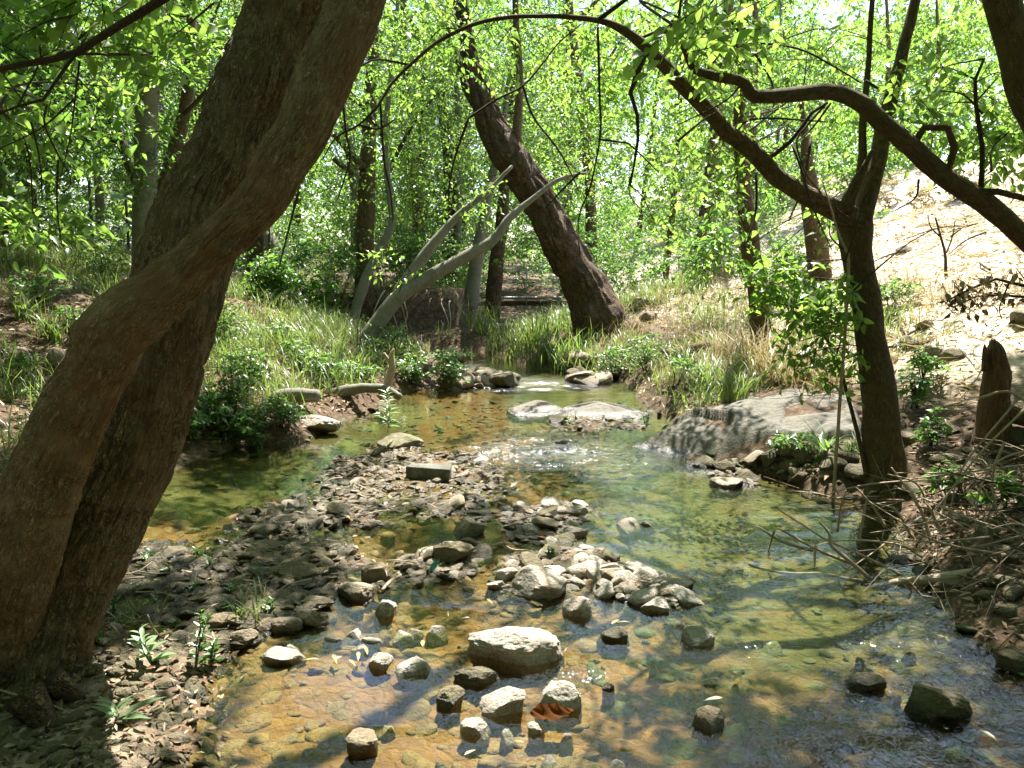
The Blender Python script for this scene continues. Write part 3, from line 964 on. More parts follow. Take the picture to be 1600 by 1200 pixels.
t2.trace([(1190, 255, 8), (1235, 222, 6), (1270, 175, 5), (1293, 160, 4)], Y2, Y2 - .6, 'limb', 'twig', sides=6)
t2.trace([(1010, 75, 12), (1000, 105, 10), (985, 145, 7), (998, 200, 5), (985, 290, 3)], 5.2, 5.2, 'limb', 'twig', sides=6)
t2.twigs_trace([[(935, 40), (937, 150), (938, 210), (922, 290), (905, 340), (905, 400)], [(733, 183), (775, 155), (817, 133), (850, 95), (873, 67), (910, 35)], [(817, 133), (833, 180), (870, 230), (890, 262), (905, 300)],
                [(733, 183), (712, 240), (702, 290), (700, 330)], [(905, 270), (875, 300), (852, 325)], [(937, 215), (970, 222), (985, 230), (1030, 270)], [(1240, 225), (1252, 270), (1270, 320), (1298, 390)],
                [(1293, 160), (1262, 195), (1244, 222), (1260, 270), (1285, 300)], [(537, 150), (541, 205), (546, 245), (535, 285), (525, 310)], [(590, 165), (560, 195), (525, 215), (505, 250)], [(560, 195), (590, 200), (620, 185)],
                [(598, 165), (600, 250), (610, 300), (615, 345)], [(640, 100), (590, 95), (555, 110)], [(1060, 220), (1095, 190), (1120, 175)]], (5.0, 4.9), 4.2)
t2.twigs_trace([[(1270, 215), (1255, 290), (1235, 345)], [(1120, 220), (1180, 185), (1290, 190)], [(1180, 270), (1182, 330), (1165, 380)], [(1000, 60), (1100, 15), (1130, -30)], [(1130, 20), (1200, 120), (1212, 165)],
                [(1090, 130), (1130, 80), (1180, 65), (1250, 75), (1310, 105), (1345, 130)], [(1345, 130), (1380, 145), (1405, 155), (1420, 170)], [(470, 300), (455, 350), (440, 420)]], (5.5, 5.3), 5)
# overhead limbs
t2.limb([at(1450, -110, 6.1), (2.6, 6.6, 5.2), (1.8, 7.8, 6.2), (.9, 9.5, 6.8)], [.045, .05, .04, .02], 'limb', 'bark_mid', 10)
t2.limb([at(1480, -260, 6.2), (3.2, 5.4, 5.6), (2.8, 4.4, 6.2), (2.0, 3.6, 6.6)], [.04, .04, .03, .02], 'limb', 'bark_mid', 10)
for b in [(1240, 240, 110, 110, 5.6, .6, 95), (1330, 110, 90, 110, 5.9, .6, 70), (1120, 330, 130, 60, 5.9, .7, 46), (1250, 430, 95, 45, 5.4, .45, 66), (1140, 395, 80, 50, 5.8, .45, 40), (1040, 60, 90, 60, 7.6, .7, 102),
          (940, 90, 120, 70, 8.0, .8, 153), (700, 60, 110, 60, 8.2, .7, 136), (1300, 320, 70, 60, 5.9, .4, 40), (1000, 200, 120, 90, 8.4, .9, 187), (930, 200, 70, 80, 8.6, .8, 110), (610, 160, 60, 70, 7.5, .5, 30), (800, 60, 60, 40, 5.2, .3, 8), (660, 30, 60, 30, 5, .3, 10),
          (1160, 110, 110, 90, 5.5, .5, 60), (1100, 240, 90, 60, 5.4, .4, 34), (1270, 560, 60, 30, 5.2, .25, 26)]:
    t2.pblob(*b[:6], int(b[6] * 1.25), join=b[4] < 7, nl=10, tl=.34, LS=.062, full=True, thr=.36, filt=.55)
overhead(t2, 4600, .6, 5.5, 2.8, 9.5, 3.6, 7.0)
overhead(t2, 3400, .8, 6.0, -5, 10, 6.5, 9.0, .2, .7)
t2.done(150)

# ------------------------------------------------------------------ limb leaning in from the bank on the right, and the trunk in the corner
g = np.array([4.6, 5.2, float(H(np.array([4.6, 5.2])))])
t3 = Tree('bank_tree', 'tree on the sunny bank reaching one long bare arching limb out over the creek', 'tree', g)
P0 = [(4.62, 5.2, g[2] - .3), (4.3, 5.15, g[2] + .25)]
spec = np.array([(1640, 402, 46), (1600, 370, 43), (1540, 318, 42), (1480, 278, 40), (1425, 230, 38), (1380, 190, 36), (1340, 160, 34), (1290, 144, 32), (1230, 148, 30), (1180, 150, 26), (1160, 126, 22), (1120, 118, 20), (1085, 110, 16), (1068, 75, 10), (1050, 30, 7)])
ys = np.linspace(5.05, 4.6, len(spec))
P = np.array(P0 + [at(u, v, y) for (u, v, w), y in zip(spec, ys)])
r = np.concatenate([[.13, .095], .74 * spec[:, 2] / 2 / F * ys])
t3.limb(P, r, 'trunk', 'bark_mid', 22, 130, .12, 7, 6)
t3.trace([(1428, 225, 14), (1430, 203, 13), (1455, 200, 11), (1488, 203, 12), (1492, 225, 12), (1482, 265, 9)], 4.95, 4.9, 'stub', 'deadbrown', sides=10, lump=.25, ls=14)
t3.trace([(1525, 300, 12), (1560, 300, 10), (1605, 312, 9), (1660, 330, 6)], 4.95, 4.8, 'limb', 'bark_mid', sides=8)
t3.trace([(1532, 300, 9), (1535, 240, 7.5), (1528, 180, 7), (1523, 130, 6), (1538, 92, 4)], 5.0, 5.1, 'limb', 'twig', sides=8)
t3.twigs_trace([[(1536, 270), (1560, 230), (1580, 205)], [(1160, 126), (1130, 160), (1060, 195)], [(1300, 160), (1270, 200), (1240, 225)], [(1528, 180), (1500, 150), (1470, 140)], [(1440, 280), (1425, 310), (1390, 330)]], 4.9, 4)
for b in [(1530, 150, 80, 120, 5.3, .5, 70), (1470, 90, 70, 70, 5.6, .5, 30), (1560, 220, 60, 50, 5.2, .4, 34), (1440, 150, 50, 60, 5.2, .4, 22), (1120, 70, 80, 50, 4.6, .4, 28), (1540, 120, 90, 110, 8.5, .8, 110), (1440, 60, 90, 80, 8.5, .8, 90), (1340, 40, 90, 60, 9, .8, 90), (1420, 230, 70, 60, 9, .7, 80), (1330, 150, 90, 90, 10, 1, 140), (1500, 40, 110, 60, 9, .8, 110), (1570, 220, 60, 60, 9, .7, 60), (1090, 30, 60, 40, 3.2, .25, 8)]:
    t3.pblob(*b[:6], b[6], join=b[4] < 6, nl=9, tl=.34, LS=.075, full=True, thr=.36, filt=0.2)
t3.done(60)

g = np.array([3.95, 4.6, float(H(np.array([3.95, 4.6])))])
t4 = Tree('bank_tree', 'straight dark trunk standing high at the right edge above the arching limb', 'tree', g)
t4.limb([(3.95, 4.6, g[2] - .3), (3.6, 4.55, g[2] + .5), at(1625, 190, 4.5), at(1590, 85, 4.5), at(1560, -25, 4.5), at(1520, -180, 4.6), at(1490, -420, 4.8)], [.15, .11, .085, .085, .085, .08, .05], 'trunk', 'bark_mid', 20, 70, .1, 5, 8)
t4.limb([at(1520, -180, 4.6), (2.0, 4.2, 5.4), (1.2, 3.6, 6.2)], [.05, .04, .02], 'limb', 'bark_mid', 10)
overhead(t4, 500, .5, 3.2, 2.4, 5.4, 4.6, 6.6)
t4.blob(at(1570, 160, 6.5), (.6, .6, .5), 50, nl=9, tl=.34, LS=.08, filt=.2)
t4.done()

# ------------------------------------------------------------------ big leaning trunk in the middle
base = onz(945, 548, .15)
Y5 = base[1]
t5 = Tree('leaning_tree', 'thick dark scaly trunk leaning left over the far bend of the creek', 'tree', base)
t5.trace([(965, 590, 150), (957, 560, 122), (945, 522, 100), (930, 485, 84), (915, 450, 74), (888, 400, 68), (860, 350, 64), (833, 300, 60), (800, 250, 56), (770, 200, 48), (752, 150, 40), (740, 110, 32), (728, 60, 26), (718, 0, 22), (705, -90, 16), (690, -200, 10)],
         Y5, Y5 + .6, 'trunk', 'bark_dark', wf=.88, sides=90, seg=240, lump=.16, ls=3.5, seed=12, bark=(9, .05),
         knots=[(at(800, 235, Y5), .25, .1), (at(940, 500, Y5 - .4), .3, .06), (at(850, 300, Y5 - .3), .2, .05)])
t5.trace([(806, 225, 16), (811, 160, 13), (811, 100, 11), (806, 20, 10), (803, -80, 8)], Y5 + .3, Y5 + .4, 'limb', 'bark_mid', sides=10)
t5.trace([(770, 200, 18), (735, 150, 14), (715, 90, 12), (690, 20, 10)], Y5 + .5, Y5 + 1.2, 'limb', 'bark_dark', sides=8)
for q in ([(975, 540, 60), (1000, 560, 34), (1030, 575, 14)], [(925, 545, 50), (900, 572, 28), (880, 585, 12)], [(985, 520, 40), (1010, 520, 26), (1040, 530, 10)]):
    t5.trace(q, Y5 - .2, Y5 - .6, 'root', 'bark_dark', sides=10, lump=.2)
for b in [(740, 40, 110, 70, Y5 + 1.6, 1.0, 240), (890, 190, 90, 110, Y5 + 1.6, 1.0, 260), (640, 60, 90, 90, Y5 + .6, 1.2, 200), (900, 60, 110, 80, Y5 + .5, 1.3, 260)]:
    t5.pblob(*b[:6], b[6], nl=10, tl=.5, LS=.07, thr=.42, filt=.5)
t5.done()

# ------------------------------------------------------------------ the pale and the slim trunks on the left bank
g = ground(570, 548)
t6 = Tree('leaning_tree', 'smooth grey leaning tree forking low over the cut bank, in front of the roots', 'tree', g)
t6.trace([(548, 580, 44), (565, 545, 38), (590, 505, 32), (622, 466, 30), (660, 440, 27), (720, 405, 23), (770, 375, 20), (797, 340, 15), (830, 312, 11), (875, 280, 8), (920, 270, 5)], g[1], g[1] + 1.0, 'trunk', 'bark_grey', wf=.8, sides=18, seg=70, lump=.1, ls=3)
t6.trace([(622, 462, 24), (650, 418, 19), (688, 368, 15), (718, 335, 11), (762, 300, 8), (800, 260, 5)], g[1] + .3, g[1] + .8, 'limb', 'bark_grey', sides=12, seg=30)
for b in [(740, 310, 50, 50, g[1] + .8, .6, 40), (600, 430, 50, 40, g[1] - .5, .4, 40)]:
    t6.pblob(*b[:6], b[6], nl=9, tl=.4, LS=.075, thr=.42, filt=.5)
t6.done()
g = ground(548, 520)
t7 = Tree('slim_tree', 'slim curving grey tree left of the forked leaning tree on the grassy bank', 'tree', g)
t7.trace([(543, 535, 20), (550, 512, 17), (560, 470, 16), (575, 430, 16), (594, 390, 14), (613, 345, 12), (606, 280, 11), (602, 200, 9), (612, 110, 8), (620, 20, 6), (625, -60, 4)], g[1], g[1] + 1, 'trunk', 'bark_grey', sides=12, seg=50, lump=.1)
t7.twigs_trace([[(606, 270), (640, 200), (680, 150)], [(602, 220), (570, 170), (540, 150)]], g[1] + .7, 8)
for b in [(610, 200, 100, 110, g[1] + .8, .9, 170), (540, 150, 70, 80, g[1] + .8, .8, 100), (680, 250, 80, 80, g[1] + 1, .9, 120)]:
    t7.pblob(*b[:6], b[6], nl=9, tl=.42, LS=.075, thr=.44, filt=.5)
t7.done()
g = ground(572, 470)
t8 = Tree('background_tree', 'straight brown trunk with a stubby left branch behind the slim grey tree', 'tree', g)
t8.trace([(568, 490, 36), (570, 440, 30), (570, 380, 28), (573, 300, 27), (577, 200, 23), (582, 100, 18), (588, 0, 14), (592, -80, 10)], g[1], g[1] + .3, 'trunk', 'bark_mid', sides=16, seg=40, lump=.1)
t8.trace([(566, 262, 14), (548, 240, 12), (525, 212, 10), (500, 205, 6)], g[1], g[1] - .6, 'limb', 'bark_mid', sides=8)
t8.trace([(570, 258, 10), (540, 262, 8), (522, 248, 6)], g[1], g[1] - .6, 'limb', 'bark_mid', sides=8)
for b in [(560, 90, 110, 120, g[1] + .5, 1.4, 240), (500, 250, 60, 70, g[1] - .4, .8, 90), (620, 300, 60, 70, g[1] + .8, .9, 90)]:
    t8.pblob(*b[:6], b[6], nl=9, tl=.45, LS=.07, thr=.44, filt=.5)
t8.done()
g = ground(228, 430)
t9 = Tree('background_tree', 'tall pale grey trunk on the left bank seen past the crossing trunks', 'tree', g, None, 'leaf_dark')
Y9 = min(g[1], 10.5)
g = at(228, 440, Y9)
t9.trace([(228, 455, 44), (226, 400, 37), (226, 330, 36), (228, 250, 36), (232, 150, 34), (238, 80, 30), (246, 0, 26), (252, -90, 20), (258, -200, 12)], Y9, Y9 + .2, 'trunk', 'bark_grey', sides=20, seg=50, lump=.07)
t9.trace([(217, 290, 18), (205, 262, 17), (190, 222, 16), (175, 188, 13), (160, 160, 8)], Y9 + .1, Y9 + .5, 'limb', 'bark_mid', sides=10)
t9.trace([(242, 330, 22), (258, 285, 22), (272, 235, 22), (288, 180, 20), (296, 120, 19), (299, 60, 17), (300, -20, 12)], Y9 + .2, Y9 + .7, 'limb', 'bark_mid', sides=12)
t9.twigs_trace([[(160, 175), (120, 150), (60, 140)], [(190, 222), (150, 215), (90, 225)], [(290, 180), (330, 140), (350, 90)]], Y9 + .2, 8)
for b in [(90, 120, 130, 110, Y9, 1.0, 260), (150, 240, 120, 70, Y9 - .2, .9, 170), (270, 210, 60, 80, Y9 + .6, .6, 80), (290, 60, 100, 90, Y9 + .2, .9, 170), (40, 250, 90, 70, Y9 - .3, .7, 110), (20, 40, 100, 80, Y9 + .5, .9, 130), (100, 60, 130, 90, Y9 + 1.2, 1.2, 260), (180, 150, 120, 90, Y9 + 1.5, 1.2, 240), (40, 170, 90, 90, Y9 + .8, 1.0, 200)]:
    t9.pblob(*b[:6], b[6], nl=9, tl=.42, LS=.07, thr=.42, filt=.4)
t9.done()
g = ground(450, 470)
t10 = Tree('leaning_tree', 'pale buttressed grey trunk just behind the crossing trunks on the straw bank', 'tree', g)
t10.trace([(470, 490, 26), (456, 455, 26), (438, 415, 32), (415, 378, 38), (388, 340, 36), (355, 290, 32), (320, 230, 28), (290, 150, 24), (270, 60, 18), (262, -60, 12)], g[1], g[1] + .6, 'trunk', 'bark_grey', sides=18, seg=50, lump=.1)
t10.trace([(400, 365, 20), (405, 395, 16), (400, 430, 14), (395, 460, 16)], g[1] - .1, g[1] - .25, 'root', 'bark_grey', sides=10)
t10.pblob(300, 120, 90, 90, g[1] + .6, .9, 150, nl=9, tl=.42, LS=.08, filt=.4)
t10.done()
for (spec, y, mat, label) in [
    ([(733, 478, 26), (740, 440, 22), (747, 390, 19), (755, 345, 16), (768, 280, 13), (785, 210, 10), (795, 120, 7)], 16.2, 'bark_grey', 'thin pale trunk above the cut bank, left of the thick leaning trunk'),
    ([(768, 468, 26), (774, 430, 24), (779, 385, 22), (785, 335, 18), (790, 260, 15), (800, 160, 12), (805, 40, 8)], 17.5, 'bark_dark', 'dark upright trunk beside the left end of the weir rail'),
    ([(640, 470, 26), (645, 420, 22), (655, 360, 20), (650, 300, 18), (640, 200, 15), (632, 90, 12), (630, -20, 8)], 17.5, 'bark_mid', 'brown background trunk seen between the two grey leaning stems'),
    ([(695, 440, 24), (700, 400, 22), (705, 340, 20), (700, 250, 16), (690, 150, 13), (690, 30, 9)], 19.0, 'bark_dark', 'dark background trunk behind the fork of the grey leaning tree'),
    ([(1194, 505, 36), (1184, 455, 31), (1176, 410, 29), (1168, 350, 27), (1160, 280, 23), (1156, 200, 19), (1160, 90, 14), (1165, -30, 9)], 9.6, 'bark_mid', 'sunlit brown trunk in the dry grass left of the forking creek tree'),
    ([(1283, 425, 36), (1277, 390, 33), (1270, 345, 31), (1264, 290, 26), (1260, 235, 16), (1256, 190, 9), (1250, 140, 5)], 12.0, 'bark_mid', 'short stout trunk at the foot of the sunny slope behind the fork'),
]:
    g = at(spec[0][0], spec[0][1], y)
    g[2] = min(g[2], float(H(g[:2]))) - .05
    t = Tree('background_tree', label, 'tree', g)
    P = np.array([at(u, v, y) for u, v, w in spec])
    P[0] = g
    t.limb(P, [w / 2 / F * y for u, v, w in spec], 'trunk', mat, 14, 40, .1, 3)
    top = P[-2]
    for k in range(5):
        c = top + RNG.standard_normal(3) * np.array([1.2, .9, .8])
        t.blob(c, (1.0, 1.0, .8), 130, nl=9, tl=.5, LS=.075, thr=.42, filt=.6)
    t.done()

# ------------------------------------------------------------------ the wood beyond
WOOD = 'trees of the wood beyond the creek'
MARKS = [(120, 'by the fence posts at the far left'), (270, 'around the tall pale left trunk'), (430, 'behind the two crossing trunks'), (560, 'left of the slim grey tree'), (660, 'behind the grey leaning fork'), (760, 'above the cut bank'),
         (880, 'behind the weir'), (1020, 'behind the thick leaning trunk'), (1150, 'just right of the thick leaning trunk'), (1300, 'left of the forking creek tree'), (9999, 'beyond the bright slope')]


def near_what(x, y):
    u = proj(np.array([x, y, 1.6]))[0]
    return next(t for k, t in MARKS if u < k)


spots = []
for row, (y, n, x0, x1) in enumerate([(15.5, 6, -13, -3.5), (18.5, 11, -14, 12), (22.5, 12, -18, 17), (28, 12, -24, 24), (36, 13, -34, 36)]):
    for k in range(n):
        spots.append((x0 + (x1 - x0) * (k + .5 + .6 * (RNG.random() - .5)) / n, y + RNG.normal() * .9, row))
for x, y, row in spots:
    if (abs(x - 2.0) < 1.0 and y < 17) or x / y > (.29 if row < 4 else .33):
        continue
    z = float(H(np.array([x, y])))
    lit = litval(np.array([[x, y, z]]))[0]
    bk = RNG.integers(3)
    t = Tree('woodland_tree', ['brown', 'pale grey', 'dark'][bk] + ' trunked leafy tree ' + ['first', 'second', 'third', 'fourth', 'last'][row] + ' in depth ' + near_what(x, y), 'tree', (x, y, z), WOOD, 'leaf_dark' if (bk + row) % 2 else 'leaf')  # darker leaves on some trees put deeper shade into the wood's colour
    hgt = 7 + 3 * RNG.random() + (row > 2) * 2
    lean = RNG.standard_normal(2) * .5
    rr = .065 + .075 * RNG.random()
    t.limb([(x, y, z - .2), (x + lean[0] * .4 + .1, y, z + hgt * .35), (x + lean[0], y + lean[1], z + hgt * .7), (x + lean[0] * 1.4, y + lean[1], z + hgt)], [rr * 1.25, rr, rr * .75, .03], 'trunk', ['bark_mid', 'bark_grey', 'bark_dark'][bk], 10, 24, .1, 2)
    for k in range(3):
        f = .35 + .18 * k
        a = RNG.random() * 6.28
        s = np.array([x + lean[0] * f, y + lean[1] * f, z + hgt * f])
        e = s + np.array([math.cos(a) * 1.8, math.sin(a) * 1.8, 1.2])
        t.limb([s, (s + e) / 2 + np.array([0, 0, -.1]), e], [rr * .45, rr * .3, .012], 'limb', 'bark_mid', 7, 10)
    big = .074 if row < 2 else (.10 if row == 2 else .17)
    for k in range(13):
        c = np.array([x + lean[0], y, z]) + np.array([RNG.normal() * 1.3, RNG.normal() * 1.0, .7 + (hgt - .7) * (k + RNG.random()) / 13])
        t.blob(c, (1.25, 1.1, .75), 160 if row < 2 else 130 if row < 3 else 90, nl=10, tl=.55 + .2 * (row > 2), LS=big, thr=.40, filt=.9 if row < 3 else .5)
    t.done()

for x, y in [(11.5, 27), (14.5, 30), (10, 32), (18, 31), (21, 33), (13, 37), (17, 38), (24, 38)]:
    z = float(H(np.array([x, y])))
    t = Tree('woodland_tree', 'sunlit leafy tree on the crest of the bright slope, ' + {10: 'leftmost', 11.5: 'nearest and left', 13: 'far left', 14.5: 'middle nearer', 17: 'far middle', 18: 'right of the middle', 21: 'far right', 24: 'rightmost'}[x], 'tree', (x, y, z), 'trees on the crest of the slope')
    t.limb([(x, y, z - .2), (x + .2, y, z + 3), (x - .1, y, z + 6)], [.12, .09, .03], 'trunk', 'bark_mid', 8, 12, .1)
    for k in range(9):
        t.blob(np.array([x, y, z + .3 + k * .75]) + RNG.standard_normal(3) * np.array([1.5, 1.0, .3]), (1.9, 1.3, 1.0), 80, nl=9, tl=.7, LS=.19, thr=.38, filt=.1, join=k % 3 == 0)
    t.done()
m = MB()
q = RNG.random((9000, 3)) * np.array([100, 16, 15]) + np.array([-52, 42, 0])
q = q[vnoise(q * .5, 5) > .35]
q[:, 2] += H(q)
P, D, Nn, L, W, rn, ln = spray_leaves(q, 9, 1.2, .42, RNG)
leaf_mesh(m, P, D, Nn, L, W, rn)
o = m.obj('woods', M['leaf'], kind='stuff', co=False)
o['label'] = 'far green wood closing the view between the nearer trunks'
BEH = 'unseen trees added behind and beside the viewer for shade'  # out of view, added to block sky light
for (x, y) in [(-9, 6), (-8, 1), (-6.5, -5), (-2.5, -8), (2.5, -8.5), (6.5, -5), (8, 0), (-12, -2), (-10.5, 10.5), (0, -12), (7, -11), (-7, -12), (11, -4), (-5.5, -1.5), (5.5, -2), (-12, 4), (-14, 9), (10, -8), (-4, -11), (4, -12), (-11, -7), (12, 1), (-15, 3), (0, -16), (9, 4.5), (-8, 13)]:
    z = float(H(np.array([x, y])))
    t = Tree('woodland_tree', 'unseen leafy tree added behind and beside the viewer for shade', 'tree', (x, y, z), BEH)
    t.limb([(x, y, z - .2), (x + .2, y, z + 3), (x, y + .3, z + 6), (x, y, z + 9)], [.2, .16, .12, .03], 'trunk', 'bark_mid', 8, 10, .1)
    for k in range(9):
        t.blob(np.array([x, y, z + .6 + k * 1.05]) + RNG.standard_normal(3) * np.array([1.0, 1.0, .3]), (2.0, 2.0, 1.1), 110, nl=9, tl=.8, LS=.28, thr=.3, filt=.8, join=k % 3 == 0)
    t.done()


# ------------------------------------------------------------------ stones
def ico(sub):
    t = (1 + 5 ** .5) / 2
    V = unit(np.array([[-1, t, 0], [1, t, 0], [-1, -t, 0], [1, -t, 0], [0, -1, t], [0, 1, t], [0, -1, -t], [0, 1, -t], [t, 0, -1], [t, 0, 1], [-t, 0, -1], [-t, 0, 1]], float))
    Fc = np.array([[0, 11, 5], [0, 5, 1], [0, 1, 7], [0, 7, 10], [0, 10, 11], [1, 5, 9], [5, 11, 4], [11, 10, 2], [10, 7, 6], [7, 1, 8], [3, 9, 4], [3, 4, 2], [3, 2, 6], [3, 6, 8], [3, 8, 9], [4, 9, 5], [2, 4, 11], [6, 2, 10], [8, 6, 7], [9, 8, 1]])
    for _ in range(sub):
        V, mid, F2 = list(V), {}, []

        def m(a, b):
            k = (min(a, b), max(a, b))
            if k not in mid:
                V.append(unit(V[a] + V[b]))
                mid[k] = len(V) - 1
            return mid[k]
        for a, b, c in Fc:
            x, y, z = m(a, b), m(b, c), m(c, a)
            F2 += [[a, x, z], [b, y, x], [c, z, y], [x, y, z]]
        V, Fc = np.array(V), np.array(F2)
    return V, Fc


def chunk(sub, seed, cuts=9, rough=.06, lo=.45, hi=.85):
    """an angular stone: a ball cut by planes"""
    rg = np.random.default_rng(seed)
    V, Fc = ico(sub)
    V = V.copy()
    for n in unit(rg.standard_normal((cuts, 3))):
        d = lo + (hi - lo) * rg.random()
        V -= np.maximum(V @ n - d, 0)[:, None] * n
    V *= (1 + rough * (fbm(V * 3.1 + seed, 3, seed) - .5) * 2)[:, None]
    return V / np.abs(V).max(0), Fc


P2 = [chunk(2, 100 + k) for k in range(12)]
PR = [chunk(1, 300 + k, 4, .12, .7, .95) for k in range(10)]
P1 = [chunk(1, 200 + k, 7, .08) for k in range(10)]


def proto(k, mat):
    m = MB()
    V, Fc = P2[k]
    m.add(V, None, Fc, 0.0)
    return m.mesh('stone', M[mat], flat=k % 3 == 0, co=False)


STONE_ME = {}


def stone(pos, size, rz, mat='stone', tilt=.25, name='stone', label='', group=None, k=None):
    k = int(RNG.integers(12)) if k is None else k
    if (k, mat) not in STONE_ME:
        STONE_ME[(k, mat)] = proto(k, mat)
    o = bpy.data.objects.new(name, STONE_ME[(k, mat)])
    COL.objects.link(o)
    o.location = [float(c) for c in pos]
    o.scale = [float(c) for c in size]
    o.rotation_euler = (RNG.normal() * tilt, RNG.normal() * tilt, rz)
    return tag(o, label, 'stone', group)


def big_rock(u, v, w, h, label, mat, seed, deep=.8, cuts=10, rough=.1, sub=4, name='rock', lo=.5, hi=.9, yaw=0.0, squash=1.0):
    """a rock seen w by h pixels with its foot at v"""
    foot = onz(u, v)
    y = foot[1]
    W, Hh = w / 2 / F * y, .78 * h / F * y
    V, Fc = chunk(sub, seed, cuts, rough, lo, hi)
    V = V + (fbm(V * 7 + seed, 3, seed + 3) - .5)[:, None] * V * .10
    Dp = W * deep
    c, s = math.cos(yaw), math.sin(yaw)
    V = V * np.array([W * 1.15, Dp * 1.2, Hh * .52 * squash])
    V = np.column_stack([V[:, 0] * c - V[:, 1] * s, V[:, 0] * s + V[:, 1] * c, V[:, 2]])
    cen = np.array([foot[0], y + Dp * .8, Hh * .36])
    low = float(H(cen[:2])) - .03 - cen[2]
    vz = V[:, 2]
    k = max(1.0, low / min(vz.min(), -1e-3))
    flare = 1 + np.clip(-vz / max(-vz.min(), 1e-3), 0, 1) * min(.35, .25 * (k - 1))
    V[:, 0] *= flare
    V[:, 1] *= flare
    V[:, 2] = np.where(vz < 0, vz * k, vz)
    m = MB()
    m.add(V + cen, None, Fc, RNG.random())
    return single(m, name, M[mat], label, 'rock', cen)


big_rock(800, 1032, 138, 66, 'large pale pitted block of rock standing in the shallow water', 'stone_pale', 31, .6, 12, .07, 5, lo=.6, hi=.8, yaw=-.15)
big_rock(905, 962, 46, 36, 'pale wedge shaped stone standing alone beyond the large pitted block', 'stone_pale', 32, .8)
big_rock(445, 988, 46, 34, 'flat-topped pale stone at the water edge below the grass tuft', 'stone', 33, .7)
big_rock(482, 978, 52, 36, 'rounded pale stone leaning against the flat-topped one', 'stone', 34, .7)
big_rock(960, 1002, 42, 24, 'small dark wet stone right of the large pitted block', 'stone_brown', 35)
big_rock(1092, 1008, 48, 34, 'pale striped stone in the ripples right of the dark wet stone', 'stone_pale', 36)
big_rock(1113, 1142, 48, 44, 'grey angular stone with a dark side alone in the open water', 'stone', 37)
big_rock(1470, 1122, 96, 64, 'big olive brown boulder in the blue sky reflection', 'stone_brown', 38, .75, 9, .06, 5)
big_rock(1357, 1076, 58, 26, 'low flat olive stone left of the big olive boulder', 'stone_brown', 39, .6)
big_rock(560, 1176, 56, 40, 'grey stone at the front edge with ripples round it', 'stone', 40)
big_rock(705, 1104, 44, 38, 'dark wet stone left of the white stones with the dead leaf', 'stone_brown', 41)
big_rock(792, 1114, 80, 46, 'white stone with a dark shaded left face beside the rusty leaf', 'stone_pale', 42, .7)
big_rock(872, 1108, 66, 54, 'tilted grey and white stone behind the rusty leaf', 'stone_pale', 43, .6)
big_rock(745, 1070, 70, 34, 'dark debris covered stone just below the large pitted block', 'stone_brown', 61, .6)
big_rock(648, 1053, 56, 24, 'low white stone in the brown shallows left of the debris stone', 'stone_pale', 44)
big_rock(590, 1044, 42, 26, 'small rounded white stone left of the low white stone', 'stone_pale', 45)
big_rock(600, 962, 36, 34, 'upright white stone at the edge of the gravel bar', 'stone_pale', 46)
big_rock(552, 936, 56, 32, 'pale greenish stone beside the driftwood stick', 'stone', 47)
big_rock(590, 910, 52, 34, 'angular grey stone under the end of the driftwood stick', 'stone', 48)
big_rock(702, 886, 72, 58, 'brown ridged rock with a trailing root in the middle of the gravel', 'stone_brown', 49, .9, 9, .1, 5)
big_rock(735, 838, 46, 34, 'pale rock just behind the brown ridged rock', 'stone', 60)
big_rock(838, 930, 90, 48, 'broad sunlit pale rock at the left of the stony islet', 'stone_pale', 50)
big_rock(790, 905, 36, 24, 'small pale rock at the left tip of the stony islet', 'stone_pale', 51)
big_rock(955, 915, 56, 34, 'brown and pale broken rock in the middle of the stony islet', 'stone', 52)
big_rock(1056, 940, 44, 30, 'white stone at the right end of the stony islet', 'stone_pale', 53)
big_rock(1028, 956, 44, 26, 'white wet stone just below the right end of the stony islet', 'stone_pale', 54)
big_rock(622, 702, 66, 30, 'rounded mossy stone with a tall leafy weed on top', 'stone_moss', 55, .8, 6, .05, 4)
big_rock(493, 678, 66, 44, 'pale boulder with a sunlit face at the left bank', 'stone_pale', 56, .7, 10, .06, 5)
big_rock(1166, 692, 44, 30, 'yellow green mossy rock at the foot of the bedrock slab', 'stone_moss', 57, .7)
big_rock(1590, 1052, 50, 46, 'olive mossy rock at the right edge under the brush', 'stone_brown', 58, .8)
big_rock(1140, 760, 48, 18, 'low dark stone with a white edge near the right water edge', 'stone', 59)
big_rock(440, 1036, 62, 22, 'low glaring white stone left in the brown shallows', 'stone_pale', 62)
big_rock(742, 1146, 44, 26, 'white wet stone near the front edge', 'stone_pale', 63)
big_rock(836, 1146, 26, 22, 'small white cube-like stone near the front edge', 'stone_pale', 64, .8, 6, .03, 3)
big_rock(950, 1080, 20, 15, 'tiny dark stone poking out of the green water', 'stone_brown', 65, .8, 8, .05, 3)
big_rock(378, 1010, 44, 36, 'brown rock half in sun beside the grass tuft', 'stone', 66)
big_rock(345, 985, 44, 34, 'grey rock left of the grass tuft', 'stone', 67)
big_rock(465, 910, 66, 38, 'large dark olive block among the shaded stones', 'stone_brown', 68)
big_rock(875, 660, 30, 16, 'small brown stone in front of the low grey bedrock hump', 'stone_brown', 69, .8, 8, .05, 3)
big_rock(795, 594, 36, 20, 'dark rock in the far riffle', 'stone_brown', 70, .8, 8, .05, 3)
big_rock(742, 598, 52, 14, 'flat brown rock beside the far dark rock', 'stone_brown', 71, .8, 8, .05, 3)
